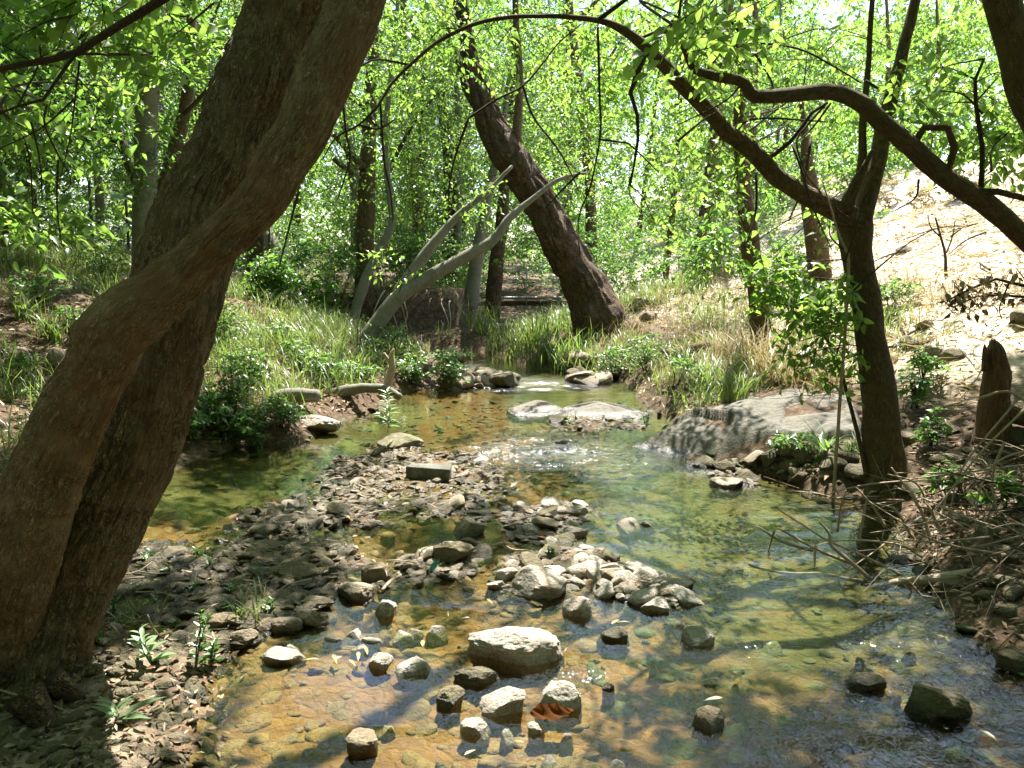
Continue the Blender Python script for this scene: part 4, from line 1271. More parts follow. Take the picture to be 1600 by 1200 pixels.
# the squared block
m = MB()
c0 = onz(672, 748)
bx = np.array([[x, y, z] for z in (-.05, .10) for y in (-.07, .07) for x in (-.16, .16)])
bx = bx + RNG.standard_normal(bx.shape) * .008
ca, sa = math.cos(-.12), math.sin(-.12)
bx = np.column_stack([bx[:, 0] * ca - bx[:, 1] * sa, bx[:, 0] * sa + bx[:, 1] * ca, bx[:, 2]]) + c0
m.add(bx, [[0, 1, 5, 4], [2, 6, 7, 3], [0, 4, 6, 2], [1, 3, 7, 5], [4, 5, 7, 6], [0, 2, 3, 1]])
o = single(m, 'block', M['concrete'], 'squared grey block lying among the pebbles below the mossy stone', 'block', c0, flat=True)
bv = o.modifiers.new('bevel', 'BEVEL')
bv.width, bv.segments = .012, 2


SLABS = []


def slab(pts, zs, label, seed, bank=False):
    """bedrock: a low dome over an outline given in the photograph (u, v, height)"""
    q = np.array([(ground(u, v) if bank else onz(u, v))[:2] for u, v in pts])
    SLABS.append(q)
    lo, hi = q.min(0) - .1, q.max(0) + .1
    n = 120
    X, Y = np.meshgrid(np.linspace(lo[0], hi[0], n), np.linspace(lo[1], hi[1], n))
    Pq = np.column_stack([X.ravel(), Y.ravel()])
    s = sdf(Pq, q) + (fbm(Pq * 1.6, 3, seed) - .5) * .12
    zz = zs * (1 - np.exp(np.minimum(s, 0) / .45)) * 1.1 + (fbm(Pq * np.array([.9, 2.6]), 4, seed + 2) - .5) * .22 * smooth(0, .5, -s)
    st = fbm(Pq @ np.array([[.8, .5], [-.5, .9]]) * 2.3, 2, seed + 7)
    zz = zz - .035 * smooth(.47, .5, st) * smooth(0, .2, -s)
    if bank:
        zz = np.maximum(zz * smooth(0, .2, -s), smooth(0, .22, -s) * (H(Pq) + .025 + .06 * fbm(Pq * np.array([.8, 2.2]), 3, 4)) - .02)
        zz = zz - .03 * smooth(.47, .49, st) * smooth(.1, .3, -s)
    zz = np.where(s < 0, zz, -.08 - .3 * np.minimum(s, .4))
    zz = np.maximum(zz, -.2)
    ii = (np.arange(n - 1)[:, None] * n + np.arange(n - 1)[None, :])
    m = MB()
    m.add(np.column_stack([Pq, zz]), np.stack([ii, ii + 1, ii + n + 1, ii + n], -1).reshape(-1, 4), None, .3)
    c = np.append(q.mean(0), 0)
    return single(m, 'bedrock_slab', M['slab'], label, 'rock', c)


slab([(795, 640), (830, 628), (880, 636), (885, 646), (850, 652), (805, 650)], .17, 'smooth grey bedrock hump, the left of the two in mid creek', 5)
slab([(870, 640), (920, 628), (970, 632), (1015, 646), (1000, 656), (930, 656), (880, 652)], .14, 'smooth grey cracked bedrock hump, the right of the two in mid creek', 6)
slab([(990, 706), (1040, 672), (1090, 643), (1150, 616), (1240, 600), (1360, 604), (1385, 690), (1290, 706), (1200, 716), (1110, 722)], .42, 'large sloping grey bedrock slab beside the creek tree', 8, True)


def scatter_in(n, u0, u1, v0, v1, test, rg=RNG):
    """points on the ground spread evenly over a part of the view"""
    out = []
    while len(out) < n:
        q = np.array([onz(rg.uniform(u0, u1), rg.uniform(v0, v1)) for _ in range(64)])
        out += list(q[test(q)])
    return np.array(out[:n])


EXTRA = [[tuple(onz(u, v)[:2]) for u, v in q] for q in ([(1040, 700), (1120, 715), (1250, 755), (1360, 770), (1350, 735), (1220, 715), (1120, 700)], [(690, 545), (760, 548), (770, 560), (700, 575)], [(900, 585), (960, 590), (950, 600), (890, 595)])]


def off_slab(q):
    k = np.ones(len(q), bool)
    for p in SLABS:
        k &= sdf(q[:, :2], p) > -.02
    return k


def on_bar(q):
    k = lookup(B2, q) < -.02
    for p in ISLETS + EXTRA:
        k |= sdf(q[:, :2], p) < .03
    return k & off_slab(q)


BARG = 'stones of the gravel bar'
q = scatter_in(118, 150, 1080, 690, 1000, on_bar)
for p in q:
    s = (.026 + .045 * RNG.random() ** 2) * (.75 + .08 * p[1])
    p[2] = max(float(H(p)), -.02) + s * .22
    u, v, _ = proj(p)
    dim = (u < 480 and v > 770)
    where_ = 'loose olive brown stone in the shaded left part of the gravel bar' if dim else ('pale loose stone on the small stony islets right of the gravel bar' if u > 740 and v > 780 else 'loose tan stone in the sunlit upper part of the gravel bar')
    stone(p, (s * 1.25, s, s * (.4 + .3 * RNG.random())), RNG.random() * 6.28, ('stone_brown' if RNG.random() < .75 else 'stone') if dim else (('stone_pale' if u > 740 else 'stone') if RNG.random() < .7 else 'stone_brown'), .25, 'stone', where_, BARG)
q = scatter_in(44, 1040, 1370, 700, 775, on_bar)
for p in q:
    s = .04 + .07 * RNG.random() ** 1.5
    p[2] = max(float(H(p)), -.02) + s * .25
    stone(p, (s * 1.2, s, s * .65), RNG.random() * 6.28, 'stone_brown' if RNG.random() < .6 else 'stone', .3, 'stone', 'stone lying at the right water edge below the bedrock slab', 'stones along the right water edge')
q = scatter_in(28, 640, 960, 545, 612, on_bar)
for p in q:
    s = .08 + .14 * RNG.random() ** 1.5
    p[2] = max(float(H(p)), -.02) + s * .2
    stone(p, (s * 1.2, s, s * .6), RNG.random() * 6.28, 'stone_brown' if RNG.random() < .5 else 'stone', .3, 'stone', 'stone in the far riffle where the creek bends away', 'stones of the far riffle')
for q_, n_ in ((ISLETS[0], 18), (ISLETS[1], 38), (ISLETS[2], 10)):
    c_ = np.array(q_)
    got = 0
    while got < n_:
        p = np.append(c_.min(0) + RNG.random(2) * np.ptp(c_, axis=0), 0)
        if sdf(p[None, :2], c_)[0] > .05:
            continue
        got += 1
        s = .025 + .06 * RNG.random() ** 2
        p[2] = max(float(H(p)), -.01) + s * .25
        stone(p, (s * 1.25, s, s * .6), RNG.random() * 6.28, 'stone_pale' if RNG.random() < .72 else 'stone_brown', .25, 'stone', 'pale loose stone on the small stony islets right of the gravel bar', BARG)
for (u, v, w) in [(520, 1000, 26), (552, 992, 34), (580, 1002, 30), (628, 990, 30), (650, 986, 22), (682, 984, 28), (560, 1012, 26), (790, 1146, 22), (885, 1150, 18), (1020, 1040, 16), (1065, 975, 26), (1000, 905, 22), (1080, 905, 30), (930, 900, 26),
                  (800, 880, 26), (985, 822, 46), (1010, 820, 22), (905, 872, 24), (860, 1190, 40), (965, 1196, 30), (1150, 1070, 16), (1345, 1025, 14), (1420, 1020, 18), (1400, 1083, 16), (690, 1195, 30), (455, 1010, 22), (600, 1110, 14), (605, 1135, 20), (905, 740, 16), (880, 690, 22)]:
    p = onz(u, v)
    s = w / 2 / F * p[1]
    zb = float(H(p)) - .02
    p[2] = (s * .5 + zb) / 2
    stone(p, (s * 1.35, s * 1.1, (s * .5 - zb) / 2), RNG.random() * 6.28, 'stone_pale' if v > 850 and u < 1100 else 'stone', .12, 'stone', 'small stone breaking the surface of the shallow water', 'stones breaking the surface')


def pebbles(name, n, q, smin, smax, mat, sink, flat=.6, label=None, protos=None):
    P1 = protos or globals()['P1']
    m = MB()
    k = RNG.integers(len(P1), size=n)
    for j in range(len(P1)):
        a = q[k == j]
        if not len(a):
            continue
        V, Fc = P1[j]
        s = (smin + (smax - smin) * RNG.random(len(a)) ** 2.2)[:, None, None]
        th = RNG.random(len(a)) * 6.28
        sc = np.stack([1.2 + .4 * RNG.random(len(a)), .9 + .2 * RNG.random(len(a)), flat * (.7 + .6 * RNG.random(len(a)))], 1)[:, None, :]
        W = V[None] * sc * s
        W[..., 2] += W[..., 0] * (RNG.normal(size=len(a)) * .3)[:, None]
        c, sn = np.cos(th)[:, None], np.sin(th)[:, None]
        W = np.stack([W[..., 0] * c - W[..., 1] * sn, W[..., 0] * sn + W[..., 1] * c, W[..., 2]], -1) + a[:, None, :]
        W[..., 2] += s[..., 0] * sink
        m.add(W.reshape(-1, 3), None, (np.arange(len(a))[:, None, None] * len(V) + Fc).reshape(-1, 3), np.repeat(RNG.random(len(a)), len(V)))
    o = m.obj(name, M[mat], kind='stuff', flat=protos is None, co=False)
    o['label'] = label
    return o


def ground_pts(n, x0, x1, y0, y1, test):
    q = RNG.random((n, 3)) * np.array([x1 - x0, y1 - y0, 0]) + np.array([x0, y0, 0])
    q = q[test(q)]
    q[:, 2] = H(q)
    return q


q = scatter_in(8200, 130, 1380, 545, 1010, on_bar)
q[:, 2] = H(q)
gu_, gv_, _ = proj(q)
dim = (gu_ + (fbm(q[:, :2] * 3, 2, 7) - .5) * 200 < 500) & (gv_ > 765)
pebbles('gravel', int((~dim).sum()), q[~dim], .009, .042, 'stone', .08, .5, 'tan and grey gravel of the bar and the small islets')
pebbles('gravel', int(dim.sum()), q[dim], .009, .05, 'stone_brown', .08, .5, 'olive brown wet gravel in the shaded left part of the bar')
q = ground_pts(9000, -2.6, 2.8, 2.1, 9.5, lambda q: (lookup(D2, q) < .05) & (lookup(B2, q) > .0))
q = q[:4200]
grn = (q[:, 0] + (fbm(q[:, :2] * 1.5, 3, 8) - .5) * 1.6 > .25) | ((q[:, 0] < -.6) & (q[:, 1] > 5))  # left pool stones follow its shade-darkened bed
pebbles('bed_stones', int((~grn).sum()), q[~grn], .015, .05, 'bedstone', -.12, .4, 'rusty brown stones on the creek bed under water', PR)
pebbles('bed_stones', int(grn.sum() // 2), q[grn][:int(grn.sum() // 2)], .02, .06, 'bedstone_green', -.2, .3, 'algae covered stones on the creek bed under water', PR)
q = ground_pts(2500, -2.6, -.9, 2.0, 4.2, lambda q: lookup(D2, q) > -.05)
pebbles('bank_gravel', len(q), q,   .008, .035, 'stone_brown', .1, .6, 'small gravel on the sunlit ground below the crossing trunks')
q = ground_pts(1500, 1.6, 5, 3.0, 9, lambda q: (lookup(D2, q) > -.1) & (lookup(D2, q) < 1.2) & off_slab(q))
pebbles('edge_gravel', len(q), q, .012, .07, 'stone_brown', .1, .6, 'stones and clods along the right water edge')
SLR = 'rocks on the dry slope'
for (u, v, w) in [(1428, 540, 40), (1455, 555, 46), (1445, 512, 30), (1420, 690, 46), (1400, 660, 34), (1490, 560, 36), (1580, 690, 60), (1540, 760, 50), (1600, 500, 46), (1350, 410, 24), (1410, 395, 30)]:
    p = ground(u, v)
    s = w / 2 / F * p[1]
    stone(p + np.array([0, 0, s * .15]), (s * 1.1, s * .9, s * .7), RNG.random() * 6.28, 'stone_brown' if v > 600 else 'stone', .3, 'rock', 'half buried rock on the slope right of the creek tree', SLR)['category'] = 'rock'
for (u, v, w) in [(95, 570, 60), (30, 560, 40), (1000, 480, 40), (1015, 500, 30), (890, 578, 40), (905, 565, 50)]:
    p = ground(u, v)
    s = w / 2 / F * p[1]
    stone(p + np.array([0, 0, s * .2]), (s * 1.1, s * .9, s * .6), RNG.random() * 6.28, 'stone', .3, 'rock', 'grey rock half hidden in the bank grass', 'rocks in the bank grass')['category'] = 'rock'


# ------------------------------------------------------------------ grass, litter, weeds
def blades(m, P, L, W, lean, rnd, seg=3):
    n = len(P)
    az = RNG.random(n) * 6.283
    d = np.column_stack([np.cos(az), np.sin(az), np.zeros(n)])
    sdv = np.column_stack([-np.sin(az), np.cos(az), np.zeros(n)])
    Vs = []
    for k in range(seg + 1):
        t = k / seg
        c = P + np.array([0, 0, 1.0]) * (L * (t - .55 * lean * t ** 2.2))[:, None] + d * (L * lean * t ** 1.7)[:, None]
        w = (W * (1 - t ** 1.5) * .5 + .0006)[:, None]
        Vs += [c - sdv * w, c + sdv * w]
    V = np.stack(Vs, 1)
    k = 2 * (seg + 1)
    q = np.array([[2 * i, 2 * i + 1, 2 * i + 3, 2 * i + 2] for i in range(seg)])
    m.add(V.reshape(-1, 3), (np.arange(n)[:, None, None] * k + q).reshape(-1, 4), None, np.repeat(rnd, k))


def grass_field(name, mat, centers, per, spread, lmin, lmax, w, label):
    m = MB()
    n = len(centers)
    Pp = np.repeat(centers, per, 0) + RNG.standard_normal((n * per, 3)) * np.array([spread, spread, 0])
    Pp[:, 2] = H(Pp) - .01
    ts = np.repeat(.5 + .8 * RNG.random(n), per)
    L = (lmin + (lmax - lmin) * RNG.random(n * per) ** 1.3) * ts
    rn = np.clip(np.repeat(RNG.random(n), per) * .7 + RNG.random(n * per) * .35, 0, 1)
    blades(m, Pp, L, w * (.6 + .8 * RNG.random(n * per)), .25 + .75 * RNG.random(n * per), rn)
    o = m.obj(name, M[mat], kind='stuff', co=False)
    o['label'] = label


def land(dmin, dmax, nz, thr, seed):
    def t(q):
        d = lookup(D2, q)
        return (d > dmin) & (d < dmax) & (fbm(q[:, :2] * nz, 3, seed) > thr) & (lookup(B2, q) > .1) & off_slab(q)
    return t


lb = land(.3, 7, .8, .40, 301)
grass_field('bank_grass', 'grass', ground_pts(4200, -9, -.6, 5.2, 16, lambda q: lb(q)), 14, .08, .12, .48, .008, 'green grass on the left bank')
ls_ = land(1.0, 9, .7, .50, 302)
grass_field('dry_grass', 'straw', ground_pts(2600, -11, -1.5, 6.5, 20, lambda q: ls_(q)), 13, .07, .12, .45, .007, 'dry straw grass on the left bank and the terrace')
rbk = land(.12, 2.6, .9, .36, 303)
grass_field('creek_grass', 'grass', ground_pts(1100, .8, 5.0, 7.6, 15, lambda q: rbk(q)), 15, .08, .10, .40, .008, 'rank green grass on the right bank')
rs_ = land(.3, 3.4, .9, .40, 304)
grass_field('tawny_grass', 'straw', ground_pts(1200, 1.2, 6.0, 7.2, 17, lambda q: rs_(q)), 14, .08, .10, .38, .006, 'tawny dry grass on the right bank')
fg = land(.0, 9, .8, .36, 305)
grass_field('bend_grass', 'grass', ground_pts(700, .1, 3.2, 13.2, 16.5, lambda q: fg(q)), 15, .10, .12, .42, .009, 'tall green grass at the bend of the creek')
sg = land(2.0, 16, .8, .52, 306)
grass_field('slope_grass', 'straw', ground_pts(1300, 2.6, 16, 6, 24, lambda q: sg(q)), 10, .09, .06, .26, .006, 'thin straw on the sunny slope')


def litter(name, n, x0, x1, y0, y1, test, LS, mat, label, wr=.35):
    q = ground_pts(n, x0, x1, y0, y1, test)
    k = len(q)
    q[:, 2] += .008 + .02 * RNG.random(k)
    D = unit(np.column_stack([RNG.standard_normal((k, 2)), RNG.standard_normal(k) * .25]))
    Nn = unit(np.array([0, 0, 1]) + RNG.standard_normal((k, 3)) * .35)
    L = LS * (.5 + RNG.random(k))
    m = MB()
    leaf_mesh(m, q, D, Nn, L, L * wr * (.6 + .8 * RNG.random(k)), RNG.random(k) ** 1.3)
    o = m.obj(name, M[mat], kind='stuff', co=False)
    o['label'] = label


anyland = lambda q: (lookup(D2, q) > .08) & off_slab(q)
litter('leaf_litter', 30000, -9, -.8, 4.5, 15, anyland, .07, 'litter', 'fallen dry leaves on the left bank')
litter('slope_litter', 17000, 1.3, 12, 4, 17, anyland, .07, 'litter', 'fallen dry leaves on the right slope', .3)
litter('straw_litter', 26000, 1.8, 14, 4.5, 20, lambda q: lookup(D2, q) > 1.2, .22, 'straw', 'dry straw lying on the sunny slope', .035)
litter('ground_litter', 3600, -2.7, -.9, 2.1, 4.6, lambda q: lookup(D2, q) > -.1, .032, 'litter', 'leaf bits on the ground below the crossing trunks')
litter('bar_litter', 2600, -2.6, .6, 3.4, 7.5, lambda q: lookup(B2, q) < 0, .05, 'litter', 'dry leaf bits between the stones')


def shrub(u, v, w, h, label, group=None, mat='weed', LS=.06, n=60, name='shrub', y=None, cat='shrub', nl=9, near=False):
    p = ground(u, v) if y is None else at(u, v, y)
    p[2] = float(H(p))
    yy = p[1]
    t = Tree(name, label, cat, p, group, mat, 'foliage')
    W, Hh = w / 2 / F * yy, h / F * yy
    for k in range(5):
        e = p + np.array([RNG.normal() * W * .45, RNG.normal() * W * .4, Hh * (.55 + .4 * RNG.random())])
        t.limb([p + RNG.normal(size=3) * np.array([.03, .03, 0]), (p + e) / 2 + np.array([0, 0, Hh * .12]), e], [.006, .004, .002], 'stem', 'twig', 5, 6, 0)
    t.blob(p + np.array([0, 0, Hh * .5]), (W, W * .8, Hh * .55), n, nl=nl, tl=min(.32, Hh * .6), LS=LS, clump=3, thr=.34, filt=0, droop=-.3, join=False, full=near)
    return t.done()


LW = 'green weeds along the left bank'
for (u, v, w, h, n) in [(400, 690, 90, 60, 60), (440, 668, 70, 50, 50), (350, 690, 70, 60, 50), (690, 606, 70, 60, 80), (645, 600, 60, 50, 60), (560, 600, 70, 40, 50), (510, 600, 60, 50, 50), (330, 660, 70, 60, 46), (300, 690, 50, 60, 40),
                       (470, 575, 70, 50, 50), (390, 600, 80, 60, 60), (430, 545, 80, 50, 50), (350, 540, 80, 70, 50), (560, 555, 60, 60, 50), (615, 560, 70, 60, 60), (720, 570, 50, 30, 40), (160, 440, 90, 60, 60), (60, 470, 90, 50, 50), (120, 520, 80, 40, 40), (70, 640, 70, 40, 40), (40, 590, 80, 40, 36)]:
    shrub(u, v, w, h, ['low', 'upright'][h > 55] + ' green weed ' + ('by the water ' if v > 590 else 'in the left bank grass ') + next(t for k, t in MARKS if u < k).replace('above', 'below').replace('behind', 'below'), LW, 'weed', .055, n, 'weed', cat='weed')
shrub(365, 655, 50, 110, 'upright bright green sapling weed at the edge of the left pool', None, 'weed', .06, 46, 'weed', cat='weed', near=True)
RW = 'green weeds along the right bank'
for (u, v, w, h, n) in [(1240, 715, 80, 40, 50), (1430, 640, 50, 60, 30), (1455, 700, 60, 60, 34), (1500, 790, 110, 70, 70), (1560, 800, 90, 60, 50), (960, 590, 60, 50, 60), (1010, 580, 70, 60, 60), (1060, 610, 70, 60, 50), (1440, 600, 60, 60, 30), (1395, 480, 100, 50, 60), (930, 605, 40, 20, 24)]:
    shrub(u, v, w, h, ['low', 'upright'][h > 55] + ' green weed on the right bank ' + ('right of the creek tree' if u > 1390 else 'below the dry grass' if u < 1100 else 'by the strap leaved plants') + (', by the brush' if v > 750 else ''), RW, 'weed', .055, n, 'weed', cat='weed')
BSH = 'bushes below the wood'
for (u, y, w, h, n) in [(470, 13.5, 110, 120, 200), (520, 15, 120, 140, 220), (430, 12, 80, 90, 120), (640, 16, 120, 110, 200), (690, 17, 100, 110, 160), (980, 17.5, 130, 150, 220), (1060, 17, 130, 130, 200), (910, 19, 120, 150, 200), (1110, 14, 100, 90, 130), (820, 22, 160, 130, 200),
                       (730, 20, 120, 130, 180), (560, 25, 130, 150, 200), (660, 26, 130, 150, 200), (770, 27, 130, 160, 200), (880, 25, 130, 170, 200), (980, 24, 120, 150, 200), (1080, 23, 120, 140, 200), (460, 22, 120, 140, 200), (380, 20, 110, 130, 180), (340, 14, 120, 130, 180), (90, 16, 160, 110, 160), (170, 18, 150, 120, 160), (10, 15, 140, 130, 160), (1230, 12.5, 90, 70, 80)]:
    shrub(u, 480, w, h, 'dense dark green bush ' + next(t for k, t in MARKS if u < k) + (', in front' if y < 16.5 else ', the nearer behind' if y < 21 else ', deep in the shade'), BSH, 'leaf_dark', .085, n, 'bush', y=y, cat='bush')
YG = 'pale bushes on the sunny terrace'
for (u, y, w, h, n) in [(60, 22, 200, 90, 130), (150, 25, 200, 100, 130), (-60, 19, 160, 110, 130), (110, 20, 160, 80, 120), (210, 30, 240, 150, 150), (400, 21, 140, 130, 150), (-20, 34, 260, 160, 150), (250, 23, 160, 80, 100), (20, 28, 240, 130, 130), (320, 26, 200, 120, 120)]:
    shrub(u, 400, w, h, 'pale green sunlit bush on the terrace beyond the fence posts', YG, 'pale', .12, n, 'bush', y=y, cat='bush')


def tuft(u, v, n, L, W, label, group=None, mat='grass', lean=(.3, .9), name='grass_tuft', cat='grass tuft', spread=.05):
    p = ground(u, v)
    m = MB()
    Pp = p + RNG.standard_normal((n, 3)) * np.array([spread, spread, 0])
    Pp[:, 2] = H(Pp) - .01
    blades(m, Pp, L * (.5 + .6 * RNG.random(n)), W * (.7 + .6 * RNG.random(n)), lean[0] + (lean[1] - lean[0]) * RNG.random(n), RNG.random(n), 4)
    root = thing(name, label, cat, p, group)
    m.obj('blades', M[mat], root, 'stuff', co=False)
    return root


for (u, v, n, L) in [(440, 555, 60, .5), (480, 545, 70, .55), (500, 585, 60, .5), (415, 545, 50, .45), (530, 560, 50, .5), (560, 590, 60, .45), (335, 530, 60, .6), (80, 530, 60, .4), (200, 500, 70, .5), (45, 500, 60, .5)]:
    tuft(u, v, n, L, .014, 'arching grass tuft on the left bank', 'grass tufts of the left bank')
for (u, v, n, L) in [(850, 565, 90, .75), (800, 560, 70, .6), (880, 575, 80, .6), (760, 520, 80, .8), (910, 580, 60, .5), (830, 545, 80, .8), (780, 540, 80, .7)]:
    tuft(u, v, n, L, .018, 'tall bright grass tuft at the foot of the thick leaning trunk', 'grass tufts at the bend', 'grass', (.2, .7), spread=.12)
for (u, v, n, L) in [(1150, 625, 70, .6), (1110, 610, 70, .6), (1200, 600, 80, .7), (1250, 600, 80, .7), (1180, 575, 80, .7), (1290, 610, 60, .6), (1070, 590, 70, .6), (1230, 560, 70, .6), (1130, 560, 70, .6)]:
    tuft(u, v, n, L, .011, 'rank half dry grass tuft hanging over the right bank', 'grass tufts of the right bank', 'straw' if RNG.random() < .55 else 'grass', (.35, 1.0), spread=.09)
tuft(385, 968, 46, .17, .008, 'small fresh grass tuft behind the brown rocks at the water edge')
tuft(205, 975, 40, .14, .006, 'dark grass tuft just right of the crossing trunks')
tuft(1285, 720, 34, .36, .020, 'strap leaved green plant left of the creek tree foot, the larger one', None, 'weed', (.4, .9), 'strap_plant', 'plant', .03)
tuft(1335, 722, 22, .30, .018, 'strap leaved green plant right against the creek tree foot', None, 'weed', (.3, .8), 'strap_plant', 'plant', .025)


def herb(u, v, z, label, h, stems, nl, LS, wr, mat, droop=.2, name='weed', group=None):
    """a small plant whose leaves can be told apart: each leaf a part"""
    p = ground(u, v) if z is None else onz(u, v, z)
    r_ = thing(name, label, 'plant', p, group)
    Ps, Ds, Ns, Ls, Ws, Rs = [], [], [], [], [], []
    for s in range(stems):
        a = RNG.random() * 6.28
        top = p + np.array([math.cos(a) * .12 * h * (stems > 1) * 2, math.sin(a) * .12 * h * (stems > 1) * 2, h * (.7 + .3 * RNG.random())])
        m = MB()
        S, _ = tube(m, [p, (p + top) / 2 + RNG.normal(size=3) * .01, top], [.004, .003, .0015], 5, 8)
        m.obj('stem', M['weed'] if mat == 'weed' else M[mat], r_, co=False)
        for k in range(nl):
            t = .15 + .85 * k / max(1, nl - 1)
            q = p * (1 - t) + top * t
            az = k * 2.4 + RNG.normal() * .3
            d = np.array([math.cos(az), math.sin(az), .55 - droop + .5 * t])
            L = LS * (1.15 - .6 * t) * (.8 + .4 * RNG.random())
            Ps.append(q), Ds.append(d), Ns.append([-d[0] * .5, -d[1] * .5, 1]), Ls.append(L), Ws.append(L * wr), Rs.append(RNG.random())
    leaf_objects(r_, [unit(np.array(x)) if i in (1, 2) else np.array(x) for i, x in enumerate((Ps, Ds, Ns, Ls, Ws, Rs))], mat)
    return r_


herb(606, 676, .14, 'tall pale weed with whorls of narrow drooping leaves on the mossy stone', .36, 1, 38, .13, .24, 'pale', .45)
herb(238, 1040, None, 'pale broad leaved weed on the sunny ground below the crossing trunks', .16, 2, 9, .09, .4, 'pale')
herb(305, 1050, None, 'upright green weed with small leaves at the water edge', .26, 3, 14, .05, .45, 'weed')
herb(330, 1040, None, 'bushy low weed just right of the upright green one', .14, 4, 9, .045, .5, 'weed')
herb(185, 1130, None, 'whitish strap leaved weed beside the roots', .07, 2, 5, .13, .22, 'pale')
herb(120, 1000, None, 'small green seedling in the shade below the crossing trunks', .07, 2, 6, .06, .6, 'weed')
herb(215, 930, None, 'green seedling among the shaded stones', .06, 2, 6, .05, .6, 'weed')
herb(860, 868, .04, 'low bright green cress on the stony islet', .05, 5, 8, .03, .7, 'weed')
herb(1010, 668, .05, 'small leafy seedling between hump and slab', .14, 3, 7, .06, .5, 'weed')
herb(890, 664, .03, 'tiny green seedling in front of the cracked hump', .08, 3, 6, .05, .5, 'weed')

for (u, v) in [(260, 900), (300, 930), (330, 890), (240, 960), (275, 985), (180, 965), (360, 930), (400, 905), (230, 880), (310, 870), (420, 960), (160, 1010), (150, 940), (350, 965)]:
    herb(u, v, None, 'tiny green seedling between the shaded stones of the gravel bar', .05 + .05 * RNG.random(), 3, 5, .045, .5, 'weed', .2, 'seedling', 'seedlings between the stones')
# saplings
g = ground(1480, 430)
s1 = Tree('sapling', 'thin bare sapling standing on the bright slope', 'sapling', g)
s1.trace([(1478, 436, 6), (1477, 400, 5), (1470, 370, 4), (1462, 340, 3)], g[1], g[1], 'trunk', 'twig', sides=6)
s1.twigs_trace([[(1477, 395), (1490, 370), (1496, 345)], [(1471, 372), (1455, 355), (1450, 335)], [(1490, 370), (1505, 355)]], g[1], 3)
s1.done()
g = ground(1352, 750)
s2 = Tree('sapling', 'slim leafy sapling leaning left in front of the creek tree', 'sapling', g)
s2.trace([(1358, 768, 8), (1345, 700, 7), (1325, 620, 6), (1305, 560, 5.5), (1270, 490, 5), (1230, 440, 4)], g[1] - .1, g[1] + .3, 'trunk', 'bark_mid', sides=7)
s2.twigs_trace([[(1325, 620), (1300, 600), (1280, 590)], [(1305, 560), (1310, 520), (1300, 480)], [(1270, 490), (1240, 480), (1200, 470)]], g[1], 3)
for b in [(1310, 570, 30, 35, g[1] - .1, .2, 14), (1270, 480, 60, 40, g[1], .3, 34), (1215, 440, 70, 40, g[1] + .2, .3, 30), (1305, 480, 30, 50, g[1] - .1, .2, 22)]:
    s2.pblob(*b[:6], b[6], nl=8, tl=.26, LS=.07, full=True, thr=.25, filt=0)
s2.done(60)
g = ground(1318, 430)
g = at(1320, 480, 5.3)
g[2] = float(H(g))
s3 = Tree('dead_sapling', 'leafless thorny sapling standing against the creek tree trunk', 'sapling', g)
s3.limb([g, at(1325, 440, 5.3), at(1318, 390, 5.3), at(1300, 330, 5.25), at(1285, 285, 5.2)], [.012, .010, .008, .006, .003], 'trunk', 'dead', 6)
s3.twigs_trace([[(1322, 410), (1335, 370), (1352, 320), (1362, 290)], [(1308, 350), (1330, 355), (1340, 345)], [(1318, 390), (1300, 370), (1298, 350)], [(1298, 325), (1320, 335), (1342, 350)], [(1330, 455), (1370, 415), (1420, 380), (1460, 357)]], 5.25, 3.4)
s3.done()
for (x, y) in ((1440, 300), (1386, 300), (1500, 285)):
    p = ground(x, y + 25)
    shrub(x, y + 25, 50, 45, 'small dry bush on the crest of the bright slope', 'dry bushes on the crest', 'straw', .1, 40, 'bush', cat='bush')

# hanging dead branch with shrivelled leaves
p = at(1640, 455, 4.2)
d1 = Tree('dead_branch', 'dead branch with shrivelled brown leaves hanging in front of the bright slope', 'branch', p, None, 'litter', 'dead_leaves')
d1.trace([(1640, 450, 6), (1590, 445, 5), (1545, 435, 4), (1510, 455, 3), (1480, 470, 2.5)], 4.2, 4.3, 'limb', 'twig', sides=6)
d1.trace([(1640, 470, 5), (1580, 462, 4), (1530, 462, 3), (1490, 480, 2)], 4.2, 4.25, 'limb', 'twig', sides=6)
d1.twigs_trace([[(1565, 440), (1560, 480), (1568, 500)], [(1600, 447), (1605, 420)]], 4.2, 3)
for b in [(1550, 450, 60, 25, 4.2, .15, 18), (1500, 468, 30, 15, 4.25, .1, 10)]:
    d1.pblob(*b[:6], b[6], nl=4, tl=.14, LS=.05, full=True, thr=.2, filt=0, join=False)
d1.done(40)


# ------------------------------------------------------------------ dead wood
def wood(name, label, cat, spec, y, mat, group=None, sides=10, lump=.12, parts=(), z0=None):
    s = np.asarray(spec, float)
    ys = np.linspace(y[0], y[1], len(s)) if isinstance(y, tuple) else np.full(len(s), float(y))
    P = np.array([at(u, v, yy) for (u, v), yy in zip(s[:, :2], ys)])
    r = s[:, 2] / 2 / F * ys
    t = Tree(name, label, cat, P[0], group)
    t.limb(P, r, 'stem', mat, sides, max(10, 5 * len(s)), lump, 8, 3)
    for q, yy in parts:
        q = np.asarray(q, float)
        y2 = np.linspace(yy[0], yy[1], len(q))
        t.limb([at(u, v, a) for (u, v), a in zip(q[:, :2], y2)], q[:, 2] / 2 / F * y2, 'fork', mat, 6, max(6, 4 * len(q)), .1, 12, 4)
    return t.done()


